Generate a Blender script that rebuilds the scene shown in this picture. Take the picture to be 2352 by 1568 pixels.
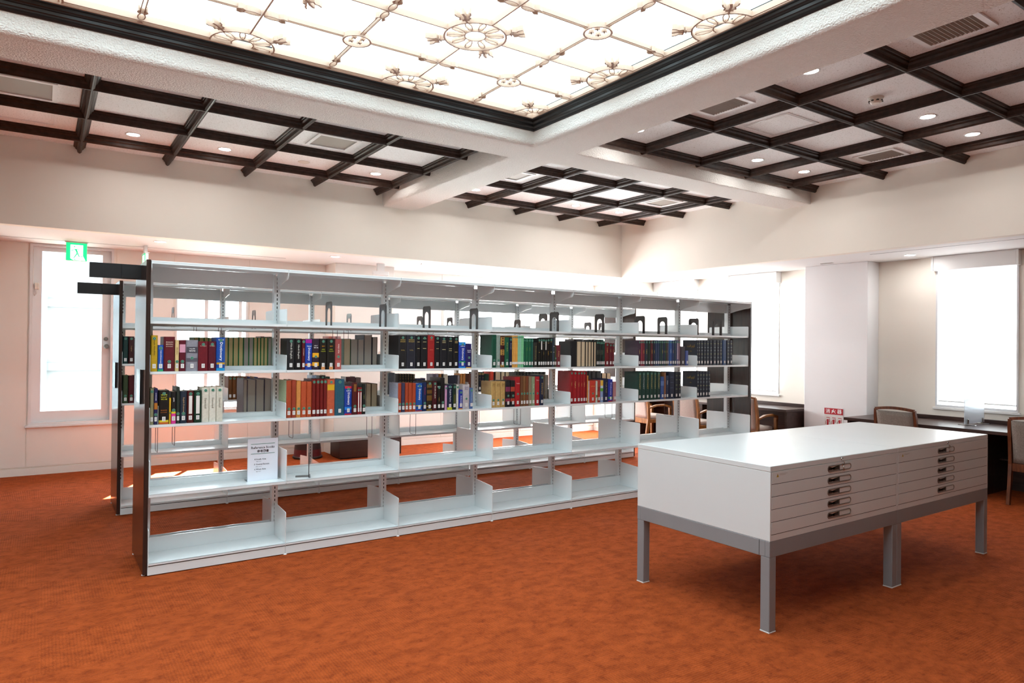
import bpy, math, random
from mathutils import Matrix, Vector
random.seed(7)
for o in list(bpy.data.objects): bpy.data.objects.remove(o)
sc = bpy.context.scene
COL = sc.collection
PI = math.pi

# ---------------------------------------------------------------- camera
def cam_axes(yaw, pitch, roll):
    cy, sy, cp, sp, cr, sr = math.cos(yaw), math.sin(yaw), math.cos(pitch), math.sin(pitch), math.cos(roll), math.sin(roll)
    f = Vector((sy*cp, cy*cp, sp)); r0 = Vector((cy, -sy, 0)); u0 = r0.cross(f)
    return cr*r0 + sr*u0, -sr*r0 + cr*u0, f
R_, U_, F_ = cam_axes(math.radians(34.3565), math.radians(.3614), math.radians(.5877))
cd = bpy.data.cameras.new('camera'); cam = bpy.data.objects.new('camera', cd); COL.objects.link(cam)
cam.matrix_world = Matrix(((R_.x, U_.x, -F_.x, 0), (R_.y, U_.y, -F_.y, 0), (R_.z, U_.z, -F_.z, 1.6), (0, 0, 0, 1)))
cd.sensor_width = 36; cd.lens = 1578.49/2352*36; cd.clip_start = .05; cd.clip_end = 300
sc.camera = cam

# ---------------------------------------------------------------- world, sun, exposure
w = bpy.data.worlds.new('sky'); sc.world = w; w.use_nodes = True
bg = w.node_tree.nodes['Background']; bg.inputs[0].default_value = (.90, .95, 1, 1); bg.inputs[1].default_value = 4.4
sl = bpy.data.lights.new('sun', 'SUN'); sl.energy = 52; sl.angle = .01; sl.color = (1, .95, .86)
so = bpy.data.objects.new('sun', sl); COL.objects.link(so)
so.rotation_euler = Vector((-.43, -.86, -1.0)).to_track_quat('-Z', 'Y').to_euler()
so.location = (6, 16, 12)
sc.view_settings.view_transform = 'Standard'; sc.view_settings.look = 'None'
sc.view_settings.gamma = 1; sc.view_settings.use_curve_mapping = False
sc.view_settings.exposure = 1.56
LAY = 1.45       # radiance of the back-lit laylight glass
BLIND = 1.05       # glow given to the roller blinds in place of daylight behind them
LAMP = 68        # radiance of the downlight lenses

# ---------------------------------------------------------------- materials
def lin(h):
    h = h.lstrip('#'); c = [int(h[i:i+2], 16)/255 for i in (0, 2, 4)]
    return tuple(x/12.92 if x <= .04045 else ((x+.055)/1.055)**2.4 for x in c) + (1,)
MC = {}
def mat(name, col, rough=.5, metal=0, coat=0, spec=.5, emit=0, bump=0, bscale=200, bdist=.004, vary=0, vscale=8, alpha=1, trans=0, ior=1.45):
    if name in MC: return MC[name]
    m = bpy.data.materials.new(name); m.use_nodes = True; nt = m.node_tree; b = nt.nodes['Principled BSDF']
    c = lin(col) if isinstance(col, str) else tuple(col)+(1,)
    I = b.inputs
    I['Base Color'].default_value = c; I['Roughness'].default_value = rough; I['Metallic'].default_value = metal
    I['Coat Weight'].default_value = coat; I['Coat Roughness'].default_value = .08
    I['Specular IOR Level'].default_value = spec; I['IOR'].default_value = ior
    I['Transmission Weight'].default_value = trans; I['Alpha'].default_value = alpha
    if emit: I['Emission Color'].default_value = c; I['Emission Strength'].default_value = emit
    if bump or vary:
        tc = nt.nodes.new('ShaderNodeTexCoord')
    if bump:
        n = nt.nodes.new('ShaderNodeTexNoise'); n.inputs['Scale'].default_value = bscale; n.inputs['Detail'].default_value = 3
        bp = nt.nodes.new('ShaderNodeBump'); bp.inputs['Strength'].default_value = bump; bp.inputs['Distance'].default_value = bdist
        nt.links.new(tc.outputs['Object'], n.inputs['Vector']); nt.links.new(n.outputs[0], bp.inputs['Height']); nt.links.new(bp.outputs[0], I['Normal'])
    if vary:
        n = nt.nodes.new('ShaderNodeTexNoise'); n.inputs['Scale'].default_value = vscale; n.inputs['Detail'].default_value = 4
        r = nt.nodes.new('ShaderNodeValToRGB'); e = r.color_ramp.elements
        e[0].position = .3; e[1].position = .7
        e[0].color = tuple(x*(1-vary) for x in c[:3])+(1,); e[1].color = tuple(min(1, x*(1+vary)) for x in c[:3])+(1,)
        nt.links.new(tc.outputs['Object'], n.inputs['Vector']); nt.links.new(n.outputs[0], r.inputs[0]); nt.links.new(r.outputs[0], I['Base Color'])
    MC[name] = m
    return m

def carpet_mat():
    m = bpy.data.materials.new('carpet'); m.use_nodes = True; nt = m.node_tree; N = nt.nodes; L = nt.links; b = N['Principled BSDF']
    tc = N.new('ShaderNodeTexCoord')
    def noise(s, d, sx=1, sy=1):
        mp = N.new('ShaderNodeMapping'); mp.inputs['Scale'].default_value = (sx, sy, 1); L.new(tc.outputs['Object'], mp.inputs[0])
        n = N.new('ShaderNodeTexNoise'); n.inputs['Scale'].default_value = s; n.inputs['Detail'].default_value = d; n.inputs['Roughness'].default_value = .62
        L.new(mp.outputs[0], n.inputs['Vector']); return n
    def ramp(src, p0, c0, p1, c1):
        r = N.new('ShaderNodeValToRGB'); e = r.color_ramp.elements; e[0].position = p0; e[1].position = p1; e[0].color = c0; e[1].color = c1
        L.new(src, r.inputs[0]); return r
    def mix(kind, f, a, bb):
        x = N.new('ShaderNodeMix'); x.data_type = 'RGBA'; x.blend_type = kind
        if isinstance(f, float): x.inputs[0].default_value = f
        else: L.new(f, x.inputs[0])
        L.new(a, x.inputs[6]); L.new(bb, x.inputs[7]); return x.outputs[2]
    base = ramp(noise(8.5, 5, 1, 1.5).outputs[0], .36, (.28, .050, .009, 1), .62, (.42, .082, .016, 1))
    spots = ramp(noise(19, 3, 1.3, 1).outputs[0], .32, (.76, .70, .68, 1), .46, (1, 1, 1, 1))
    grain = ramp(noise(330, 2).outputs[0], .3, (.62, .58, .55, 1), .7, (1.28, 1.25, 1.2, 1))
    ch = N.new('ShaderNodeTexChecker'); ch.inputs['Scale'].default_value = 2.0; L.new(tc.outputs['Object'], ch.inputs['Vector'])
    waves = []
    for d in ('X', 'Y'):
        wv = N.new('ShaderNodeTexWave'); wv.bands_direction = d; wv.inputs['Scale'].default_value = 20; wv.inputs['Distortion'].default_value = 4.5
        wv.inputs['Detail'].default_value = 2; wv.inputs['Detail Scale'].default_value = 3
        L.new(tc.outputs['Object'], wv.inputs['Vector']); waves.append(wv)
    mx = N.new('ShaderNodeMix'); mx.data_type = 'FLOAT'; L.new(ch.outputs['Fac'], mx.inputs[0]); L.new(waves[0].outputs['Fac'], mx.inputs[2]); L.new(waves[1].outputs['Fac'], mx.inputs[3])
    ribs = ramp(mx.outputs[0], .1, (.80, .76, .74, 1), .8, (1.06, 1.06, 1.06, 1))
    c = mix('MULTIPLY', 1.0, base.outputs[0], spots.outputs[0]); c = mix('MULTIPLY', .75, c, grain.outputs[0]); c = mix('MULTIPLY', .6, c, ribs.outputs[0])
    L.new(c, b.inputs['Base Color']); b.inputs['Roughness'].default_value = .95; b.inputs['Specular IOR Level'].default_value = .15
    
    bp = N.new('ShaderNodeBump'); bp.inputs['Strength'].default_value = .5; bp.inputs['Distance'].default_value = .004
    L.new(mx.outputs[0], bp.inputs['Height']); L.new(bp.outputs[0], b.inputs['Normal'])
    return m

def fissured_mat():   # acoustic ceiling board with small dark fissures
    m = bpy.data.materials.new('ceiling_board'); m.use_nodes = True; nt = m.node_tree; N = nt.nodes; L = nt.links; b = N['Principled BSDF']
    tc = N.new('ShaderNodeTexCoord'); n = N.new('ShaderNodeTexNoise'); n.inputs['Scale'].default_value = 115; n.inputs['Detail'].default_value = 4
    n.inputs['Distortion'].default_value = 1.2
    g = N.new('ShaderNodeNewGeometry'); L.new(g.outputs['Position'], n.inputs['Vector'])
    r = N.new('ShaderNodeValToRGB'); e = r.color_ramp.elements; e[0].position = .34; e[1].position = .40
    e[0].color = (.50, .46, .42, 1); e[1].color = (.93, .93, .92, 1)
    L.new(n.outputs[0], r.inputs[0]); L.new(r.outputs[0], b.inputs['Base Color']); b.inputs['Roughness'].default_value = .9
    return m

def wood_mat(name, c0, c1, rough=.35, scale=3, axis=(1, 12, 12), spec=.5):
    m = bpy.data.materials.new(name); m.use_nodes = True; nt = m.node_tree; N = nt.nodes; L = nt.links; b = N['Principled BSDF']
    tc = N.new('ShaderNodeTexCoord'); mp = N.new('ShaderNodeMapping'); mp.inputs['Scale'].default_value = axis
    n = N.new('ShaderNodeTexNoise'); n.inputs['Scale'].default_value = scale; n.inputs['Detail'].default_value = 6
    r = N.new('ShaderNodeValToRGB'); e = r.color_ramp.elements; e[0].position = .35; e[1].position = .65; e[0].color = lin(c0); e[1].color = lin(c1)
    L.new(tc.outputs['Object'], mp.inputs[0]); L.new(mp.outputs[0], n.inputs['Vector']); L.new(n.outputs[0], r.inputs[0]); L.new(r.outputs[0], b.inputs['Base Color'])
    b.inputs['Roughness'].default_value = rough; b.inputs['Specular IOR Level'].default_value = spec
    return m

def fabric_mat(name, c0, c1, scale=260):
    m = bpy.data.materials.new(name); m.use_nodes = True; nt = m.node_tree; N = nt.nodes; L = nt.links; b = N['Principled BSDF']
    tc = N.new('ShaderNodeTexCoord'); n = N.new('ShaderNodeTexNoise'); n.inputs['Scale'].default_value = scale; n.inputs['Detail'].default_value = 3
    r = N.new('ShaderNodeValToRGB'); e = r.color_ramp.elements; e[0].position = .38; e[1].position = .62; e[0].color = lin(c0); e[1].color = lin(c1)
    L.new(tc.outputs['Object'], n.inputs['Vector']); L.new(n.outputs[0], r.inputs[0]); L.new(r.outputs[0], b.inputs['Base Color'])
    bp = N.new('ShaderNodeBump'); bp.inputs['Strength'].default_value = .4; bp.inputs['Distance'].default_value = .002
    L.new(n.outputs[0], bp.inputs['Height']); L.new(bp.outputs[0], b.inputs['Normal']); b.inputs['Roughness'].default_value = .95
    return m

M_carpet = carpet_mat(); M_board = fissured_mat()
M_wall = mat('warm_bounce_wall_paint', (.91, .855, .77), .85, bump=.05, bscale=300)  # warm carpet bounce partly tinted into the white paint
M_panel = mat('warm_bounce_panel_paint', (.88, .85, .80), .55)  # same warm bounce tinted into the white panels
M_pier = mat('cool_light_pier_paint', (.85, .85, .86), .7)  # same white kept cool, the window light on the pier put into its colour
M_plaster = mat('rough_plaster', (.90, .87, .82), .9, bump=1.0, bscale=85, bdist=.016)
M_soffit = mat('low_ceiling_paint', (.88, .88, .87), .8)
M_batten = wood_mat('dark_batten', '#24170F', '#38261E', .45, 4, (6, 6, 6), .3)
M_darkend = wood_mat('dark_laminate', '#2C201C', '#3A2B26', .2, 3, (20, 20, 1), .4)
M_darkwood = wood_mat('dark_desk_wood', '#2E1D18', '#44302A', .32, 3, (8, 1, 8))
M_black = mat('black_lacquer', (.012, .012, .013), .35)
M_steel = mat('white_enamel', (.80, .84, .85), .22, coat=.35, vary=.015, vscale=3)
M_gap = mat('shadow_gap', (.02, .015, .012), .8)
M_cab = mat('ivory_enamel', (.73, .75, .75), .3, coat=.08, vary=.01, vscale=3)
M_grey = mat('grey_enamel', '#8E8E90', .4, vary=.03, vscale=4)
M_metal = mat('brushed_metal', '#8C8B88', .32, metal=.85)
M_chrome = mat('chrome', '#C8C8C6', .15, metal=1)
M_dark = mat('dark_cavity', (.03, .028, .026), .6)
M_wframe = mat('window_aluminium', (.80, .82, .84), .35)
def thin_glass(name, tint, fac):
    m = bpy.data.materials.new(name); m.use_nodes = True; nt = m.node_tree; N = nt.nodes; L = nt.links; N.remove(N['Principled BSDF'])
    t = N.new('ShaderNodeBsdfTransparent'); t.inputs[0].default_value = (*tint, 1); g = N.new('ShaderNodeBsdfGlossy'); g.inputs['Roughness'].default_value = .03
    lw = N.new('ShaderNodeLayerWeight'); lw.inputs[0].default_value = fac; mx = N.new('ShaderNodeMixShader')
    L.new(lw.outputs['Fresnel'], mx.inputs[0]); L.new(t.outputs[0], mx.inputs[1]); L.new(g.outputs[0], mx.inputs[2]); L.new(mx.outputs[0], N['Material Output'].inputs[0])
    return m
M_glass = thin_glass('window_glass', (.93, .97, .97), .18)
M_acryl = thin_glass('clear_acrylic', (.86, .92, .95), .35)
M_frost = mat('frosted_acrylic', (.85, .9, .96), .45, trans=.55, ior=1.2)
M_laylight = mat('laylight_glass', (.74, .93, 1.0), .25, emit=LAY)
M_fret = mat('fretwork_paint', (.60, .44, .34), .6)
M_blind = mat('blind_fabric', (.97, .985, 1.0), .8, emit=BLIND)  # daylight through the blind is emitted by the fabric itself
M_blind2 = mat('bright_glow_blind_fabric', (.97, .985, 1.0), .8, emit=BLIND*5.2)  # stronger glow put into the fabric, standing in for bright daylight
M_lens = mat('downlight_lens', (1, .98, .96), .5, emit=LAMP)
M_white = mat('white_plastic', (.85, .85, .84), .45)
M_cream = mat('cream_plastic', (.78, .74, .66), .5)
M_vent = mat('vent_grey', '#A39C92', .55)
M_page = mat('page_cream', '#D2BE9E', .9, vary=.08, vscale=300)
M_pageg = mat('page_grey', '#B8AEA2', .9, vary=.08, vscale=300)
M_pageo = mat('page_tan', '#DCC48C', .9, vary=.08, vscale=300)
M_label = mat('label_paper', (.80, .79, .77), .6)
M_ink = mat('label_ink', (.12, .12, .12), .6)
M_sticker = mat('sticker_green', '#1F6B52', .5)
M_stickin = mat('sticker_ring', '#8FBFAE', .5)
M_bookend = mat('bookend_enamel', '#2B2322', .3, coat=.2)
M_wire = mat('wire_steel', '#5E5653', .35, metal=.6)
M_cfabric = fabric_mat('chair_fabric', '#6E655C', '#9A9087')
M_cfabric2 = fabric_mat('pale_chair_fabric', '#A89C94', '#C8BEB6')
M_cwood = wood_mat('walnut_frame', '#522A16', '#754022', .35, 5, (10, 10, 2))
M_cwood2 = wood_mat('oak_frame', '#7A4C22', '#9C6A36', .4, 5, (10, 10, 2))

# ---------------------------------------------------------------- builders
class MB:
    def __init__(s): s.v = []; s.f = []; s.mi = []; s.mats = []; s.sm = []
    def m(s, mt):
        if mt not in s.mats: s.mats.append(mt)
        return s.mats.index(mt)
    def add(s, vs, fs, mt, smooth=False):
        o = len(s.v); s.v += [tuple(v) for v in vs]; k = s.m(mt)
        for f in fs: s.f.append(tuple(i+o for i in f)); s.mi.append(k); s.sm.append(smooth)
        return s
    def box(s, x0, x1, y0, y1, z0, z1, mt, b=0):
        if b:
            P = [(x0+b, y0), (x1-b, y0), (x1, y0+b), (x1, y1-b), (x1-b, y1), (x0+b, y1), (x0, y1-b), (x0, y0+b)]
            Q = [(x0+b, y0+b), (x1-b, y0+b), (x1-b, y0+b), (x1-b, y1-b), (x1-b, y1-b), (x0+b, y1-b), (x0+b, y1-b), (x0+b, y0+b)]
            vs = [(x, y, z0) for x, y in Q]+[(x, y, z0+b) for x, y in P]+[(x, y, z1-b) for x, y in P]+[(x, y, z1) for x, y in Q]
            fs = [tuple(range(7, -1, -1)), tuple(range(24, 32))]
            for k in range(3):
                for i in range(8):
                    j = (i+1) % 8; fs.append((k*8+i, k*8+j, k*8+8+j, k*8+8+i))
            return s.add(vs, fs, mt)
        vs = [(x, y, z) for z in (z0, z1) for x, y in ((x0, y0), (x1, y0), (x1, y1), (x0, y1))]
        return s.add(vs, [(3, 2, 1, 0), (4, 5, 6, 7), (0, 1, 5, 4), (1, 2, 6, 5), (2, 3, 7, 6), (3, 0, 4, 7)], mt)
    def prism(s, prof, a0, a1, ax, mt, smooth=False):
        """extrude a closed 2-D profile along axis ax; the profile lies in the other two axes (cyclic order kept)"""
        def P(p, a):
            return {'x': (a, p[0], p[1]), 'y': (p[0], a, p[1]), 'z': (p[0], p[1], a)}[ax]
        n = len(prof); vs = [P(p, a0) for p in prof]+[P(p, a1) for p in prof]
        fs = [(i, (i+1) % n, n+(i+1) % n, n+i) for i in range(n)]
        s.add(vs, fs, mt, smooth); s.add(vs, [tuple(range(n-1, -1, -1)), tuple(range(n, 2*n))], mt)
        return s
    def tube(s, pts, r, mt, n=6, closed=False):
        pts = [Vector(p) for p in pts]; rs = r if isinstance(r, (list, tuple)) else [r]*len(pts)
        vs = []; N = len(pts); up = Vector((0, 0, 1))
        for i, p in enumerate(pts):
            a = pts[(i-1) % N] if (i or closed) else p; b = pts[(i+1) % N] if (i < N-1 or closed) else p
            d = (b-a).normalized(); u = up if abs(d.dot(up)) < .95 else Vector((1, 0, 0))
            e1 = d.cross(u).normalized(); e2 = e1.cross(d)
            for k in range(n):
                t = 2*PI*k/n; vs.append(p+(e1*math.cos(t)+e2*math.sin(t))*rs[i])
        fs = []
        for i in range(N if closed else N-1):
            j = (i+1) % N
            for k in range(n): fs.append((i*n+k, i*n+(k+1) % n, j*n+(k+1) % n, j*n+k))
        if not closed: fs += [tuple(range(n-1, -1, -1)), tuple((N-1)*n+k for k in range(n))]
        return s.add(vs, fs, mt, True)
    def rod(s, pts, w, d, mt):   # rectangular-section bar through points; w along local side, d along local up
        pts = [Vector(p) for p in pts]; N = len(pts); vs = []
        for i, p in enumerate(pts):
            a = pts[max(i-1, 0)]; b = pts[min(i+1, N-1)]; dd = (b-a).normalized()
            u = Vector((0, 1, 0)) if abs(dd.y) < .9 else Vector((0, 0, 1))
            e1 = dd.cross(u).normalized(); e2 = e1.cross(dd).normalized()
            ww = w[i] if isinstance(w, (list, tuple)) else w; d2 = d[i] if isinstance(d, (list, tuple)) else d
            for sx, sy in ((-1, -1), (1, -1), (1, 1), (-1, 1)): vs.append(p+e1*sx*ww/2+e2*sy*d2/2)
        fs = [(3, 2, 1, 0), tuple((N-1)*4+k for k in range(4))]
        for i in range(N-1):
            for k in range(4): fs.append((i*4+k, i*4+(k+1) % 4, i*4+4+(k+1) % 4, i*4+4+k))
        return s.add(vs, fs, mt)
    def lathe(s, prof, c, mt, n=24, smooth=True):
        vs = [(c[0]+r*math.cos(2*PI*k/n), c[1]+r*math.sin(2*PI*k/n), c[2]+z) for r, z in prof for k in range(n)]
        fs = []
        for i in range(len(prof)-1):
            for k in range(n): fs.append((i*n+k, i*n+(k+1) % n, i*n+n+(k+1) % n, i*n+n+k))
        s.add(vs, fs, mt, smooth)
        s.add(vs, [tuple(range(n-1, -1, -1)), tuple((len(prof)-1)*n+k for k in range(n))], mt)
        return s
    def mesh(s, name):
        me = bpy.data.meshes.new(name); me.from_pydata(s.v, [], s.f)
        for m_ in s.mats: me.materials.append(m_)
        me.polygons.foreach_set('material_index', s.mi); me.polygons.foreach_set('use_smooth', s.sm); me.update()
        return me
    def build(s, name, parent=None, kind=None, label=None):
        return put(name, s.mesh(name), parent, kind, label)

def put(name, me, parent=None, kind=None, label=None, loc=None, rot=None):
    o = bpy.data.objects.new(name, me); COL.objects.link(o)
    if parent is not None: o.parent = parent
    if kind: o['kind'] = kind
    if label: o['label'] = label
    if loc: o.location = loc
    if rot: o.rotation_euler = rot
    return o
def thing(name, label, cat, loc=(0, 0, 0), rz=0, group=None):
    o = bpy.data.objects.new(name, None); COL.objects.link(o); o.empty_display_size = .05
    o.location = loc; o.rotation_euler = (0, 0, rz); o['label'] = label; o['category'] = cat
    if group: o['group'] = group
    return o
def struct(name, mb, parent=None):
    o = mb.build(name, parent)
    if parent is None: o['kind'] = 'structure'
    return o
def sempty(name, loc=(0, 0, 0)):
    o = bpy.data.objects.new(name, None); COL.objects.link(o); o.location = loc; o['kind'] = 'structure'; o.empty_display_size = .1
    return o
def copy_tree(o, parent=None):
    c = o.copy(); COL.objects.link(c); c.parent = parent
    for ch in list(o.children): copy_tree(ch, c)
    return c
TXT = {}
def text_mesh(body, mt):
    k = (body, mt.name)
    if k not in TXT:
        cu = bpy.data.curves.new('t', 'FONT'); cu.body = body; cu.resolution_u = 1; cu.offset = .012; cu.align_x = 'CENTER'; cu.align_y = 'CENTER'; cu.size = 1
        ob = bpy.data.objects.new('t', cu); COL.objects.link(ob)
        me = bpy.data.meshes.new_from_object(ob); bpy.data.objects.remove(ob); me.materials.clear(); me.materials.append(mt)
        xs = [v.co.x for v in me.vertices] or [0, 1]; ys = [v.co.y for v in me.vertices] or [0, 1]
        cx, cy_ = (min(xs)+max(xs))/2, (min(ys)+max(ys))/2
        for v in me.vertices: v.co.x -= cx; v.co.y -= cy_
        TXT[k] = (me, max(xs)-min(xs) or 1, max(ys)-min(ys) or 1)
    return TXT[k]
def put_text(name, body, mt, parent, c, w_, h_, vertical=False, face='-y', keep=True):
    """write body in the w_ x h_ area centred at c of a face looking towards -y, +y or -x or +x"""
    me, tw, th = text_mesh(body, mt)
    sx = (h_ if vertical else w_)/tw; sy = (w_ if vertical else h_)/th
    if keep: q = min(sx, sy); sx, sy = min(sx, q*1.35), min(sy, q*1.35)
    B = {'-y': Matrix(((1, 0, 0), (0, 0, -1), (0, 1, 0))), '+y': Matrix(((-1, 0, 0), (0, 0, 1), (0, 1, 0))),
         '-x': Matrix(((0, 0, -1), (-1, 0, 0), (0, 1, 0))), '+x': Matrix(((0, 0, 1), (1, 0, 0), (0, 1, 0)))}[face]
    V = Matrix.Rotation(-PI/2, 3, 'Z') if vertical else Matrix.Identity(3)
    Mx = (B @ V @ Matrix.Diagonal((sx, sy, 1))).to_4x4(); Mx.translation = Vector(c)
    o = put(name, me, parent); o.matrix_local = Mx
    return o
# ================================================================ the setting
YB, XR, ZC = 10.0, 9.29, 2.77          # back wall, right wall, low ceiling
def cells(x0, x1, z0, z1, ops):
    """rectangles left of a wall strip after cutting the openings"""
    out = []; xs = sorted({x0, x1, *[min(max(v, x0), x1) for o in ops for v in o[:2]]})
    for a, b in zip(xs, xs[1:]):
        zs = [(z0, z0)]+sorted((o[2], o[3]) for o in ops if o[0] < (a+b)/2 < o[1])+[(z1, z1)]
        for (_, e), (s_, _2) in zip(zs, zs[1:]):
            if s_-e > 1e-4: out.append((a, b, e, s_))
    return out
f = MB(); f.box(-6, 9.3, -3.4, 10.1, -.05, 0, M_carpet); struct('floor', f)

DOOR = (-.13, .737, .59, 2.765); W1 = (1.45, 2.36, .70, 2.45); W2 = (5.46, 6.93, .70, 2.35); W3 = (7.10, 7.54, .70, 2.35); W4 = (7.66, 8.16, .22, 2.35)
ops = [DOOR, W1, W2, W3, W4]
wb = MB()
for a, b, c, d in cells(-6, 8.85, 0, 2.9, ops): wb.box(a, b, YB+.008, YB+.22, c, d, M_wall)
wb = struct('wall_back', wb)
seams = [-6, -3.4, -2.2, -1.2, -.42, -.145, .765, 1.43, 2.38, 3.47, 4.39, 5.43, 7.03, 7.60, 8.85]
for a, b in zip(seams, seams[1:]):
    p = MB()
    for r in cells(a+.003, b-.003, .1, ZC, ops): p.box(r[0], r[1], YB, YB+.008, r[2], r[3], M_panel)
    p.build('wall_panel', wb)
b_ = MB(); b_.box(-6, 3.47, YB-.008, YB, 0, .085, M_panel); b_.box(4.39, 8.75, YB-.008, YB, 0, .085, M_panel); b_.box(3.46, 4.40, 9.592, 9.6, 0, .085, M_panel)
struct('baseboard_back', b_)
p_ = MB(); p_.box(3.47, 4.39, 9.6, YB, 0, ZC, M_panel, .004); struct('wall_pillar', p_)

WR2 = (3.24, 4.13, .89, 2.61); WR1 = (6.36, 7.21, .90, 2.62); WR0 = (7.95, 8.84, .90, 2.62)
wr = MB()
for a, b, c, d in cells(-3.4, 10, 0, 2.9, [WR2, WR1, WR0]): wr.box(XR, XR+.2, a, b, c, d, M_wall)
wr.box(9.01, XR, 4.85, 5.76, 0, ZC, M_pier, .006)
wr = struct('wall_right', wr)
cw = MB()
for a, b, c, d in cells(8.9, 10, 0, ZC, [(8.96, 9.80, .26, 2.6)]): cw.box(8.75, 8.83, a, b, c, d, M_wall)
cw.box(8.83, XR, 8.9, 8.98, 0, ZC, M_wall); struct('wall_corner', cw)
b_ = MB(); b_.box(XR-.01, XR, 5.76, 8.9, 0, .085, M_panel); b_.box(8.74, 8.75, 8.9, 9.99, 0, .085, M_panel); struct('baseboard_right', b_)
wl = MB(); wl.box(-6.2, -6, -3.4, 10.2, 0, 3.7, M_wall); struct('wall_left', wl)
wf = MB(); wf.box(-6.2, 9.5, -3.6, -3.4, 0, 3.7, M_wall); struct('wall_front', wf)

ceil = sempty('ceiling', (0, 0, 3.66))
def cpart(name, mb, **k):
    o = mb.build(name, ceil, **k); o.location = (0, 0, -3.66); return o
# low ceilings along the back and right windows, and the fascias above them
lc = MB(); lc.box(-6, 8.18, 8.66, YB+.2, ZC, ZC+.12, M_soffit); lc.box(8.18, XR+.2, -3.4, YB+.2, ZC, ZC+.12, M_soffit); cpart('low_ceiling', lc)
fb = MB(); fb.box(-6, 8.18, 8.54, 8.66, ZC, 3.72, M_wall); cpart('fascia', fb)
fr = MB(); fr.box(8.06, 8.18, -3.4, 8.54, ZC, 3.72, M_wall); cpart('fascia', fr)
sl_ = MB(); sl_.box(-1.2, 2.75, 9.545, 9.56, ZC-.002, ZC+.001, M_grey); cpart('ceiling_slot', sl_)
sl_ = MB(); sl_.box(8.40, 8.415, .5, 4.5, ZC-.002, ZC+.001, M_grey); cpart('ceiling_slot', sl_)
top = MB(); top.box(-6.2, 9.5, -3.6, 8.6, 3.80, 3.9, M_dark); cpart('roof_slab', top)
# coffers: boards between dark battens
BT = 3.576; CT = 3.655
half = [(.054, CT), (.054, CT-.012), (.048, CT-.018), (.041, CT-.020), (.038, CT-.032), (.029, CT-.038), (.024, CT-.044), (.018, CT-.068), (.010, CT-.074), (.005, BT)]
prof = half+[(-x, z) for x, z in reversed(half)]
def coffer(x0, x1, y0, y1, xs, ys):
    X = sorted({x0, x1, *xs}); Y = sorted({y0, y1, *ys})
    for a, b in zip(X, X[1:]):
        for c, d in zip(Y, Y[1:]):
            if b-a < .12 or d-c < .12: continue
            m = MB(); m.box(a, b, c, d, CT, CT+.02, M_board); cpart('ceiling_board', m)
    for x in xs: m = MB(); m.prism([(px+x, z) for px, z in prof], y0, y1, 'y', M_batten); cpart('batten', m)
    for y in ys: m = MB(); m.prism([(px+y, z) for px, z in prof], x0, x1, 'x', M_batten); cpart('batten', m)
coffer(-3.98, 3.72, 5.57, 8.54, [3.644-.836*k for k in range(10)], [6.335, 7.185, 8.03])
coffer(4.20, 8.06, 5.50, 8.54, [5.05, 5.885, 6.722, 7.556], [6.345, 7.20, 8.03])
coffer(4.20, 8.06, -3.4, 5.08, [5.065, 5.90, 6.745, 7.575], [5.02-.853*k for k in range(10)])
coffer(-3.98, 3.72, -3.4, .26, [3.644-.836*2*k for k in range(5)], [-.6, -1.45, -2.3])
m = MB(); m.box(-6, -4.46, -3.4, 8.54, CT, CT+.02, M_board); cpart('ceiling_board', m)
# plaster beams, lower arrises rounded
def rprof(a, b, ra, rb, z0=3.44, z1=3.74):
    P = [(a, z1)]
    for k in range(7): t = PI+PI/2*k/6; P.append((a+ra+ra*math.cos(t), z0+ra+ra*math.sin(t)))
    for k in range(7): t = -PI/2+PI/2*k/6; P.append((b-rb+rb*math.cos(t), z0+rb+rb*math.sin(t)))
    P.append((b, z1)); return P
def beam(ax, a, b, ra, rb, c, d):
    m = MB(); P = rprof(a, b, ra, rb, 3.44 if ax == 'y' else 3.4404)
    m.prism(P, c, d, ax, M_plaster); cpart('plaster_beam', m)
beam('x', 5.12, 5.57, .045, .012, -3.98, 3.765)
beam('x', 5.08, 5.50, .012, .012, 4.16, 8.06)
beam('x', .26, .71, .012, .045, -3.98, 3.765)
beam('y', 3.72, 4.20, .045, .012, -3.4, 8.54)
beam('y', -4.46, -3.98, .012, .045, -3.4, 8.54)

# ---------------------------------------------------------------- windows and door
def frame_rect(mb, ax, p0, p1, u0, u1, z0, z1, w_, mt, w_b=None, w_t=None):
    wb_, wt = w_b or w_, w_t or w_
    def bx(a, b, c, d):
        if ax == 'y': mb.box(a, b, p0, p1, c, d, mt)
        else: mb.box(p0, p1, a, b, c, d, mt)
    bx(u0, u0+w_, z0, z1); bx(u1-w_, u1, z0, z1); bx(u0+w_, u1-w_, z0, z0+wb_); bx(u0+w_, u1-w_, z1-wt, z1)
# glazed balcony door
d1 = sempty('door_1', (.3, YB, .59))
def sub(parent, name, mb, **k):
    o = mb.build(name, parent, **k); o.location = -parent.location; return o
m = MB(); frame_rect(m, 'y', YB-.012, YB+.16, -.13, .737, .59, 2.765, .028, M_wframe); sub(d1, 'door_frame', m)
m = MB(); frame_rect(m, 'y', YB+.06, YB+.10, -.102, .709, .62, 2.737, .09, M_wframe, .13, .05); leaf = sub(d1, 'door_leaf', m)
m = MB(); m.box(-.012, .619, YB+.075, YB+.082, .75, 2.69, M_glass); sub(d1, 'pane', m)
m = MB(); m.box(-.16, .76, YB-.035, YB+.06, .565, .592, M_wframe, .004); sub(d1, 'door_sill', m)
m = MB(); m.lathe([(.0, 0), (.024, .0), (.024, .012), (.018, .016)], (0, 0, 0), M_metal, 16)
o = m.build('door_lock', d1); o.rotation_euler = (PI/2, 0, 0); o.location = Vector((.665, YB+.06, 1.635))-d1.location
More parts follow.
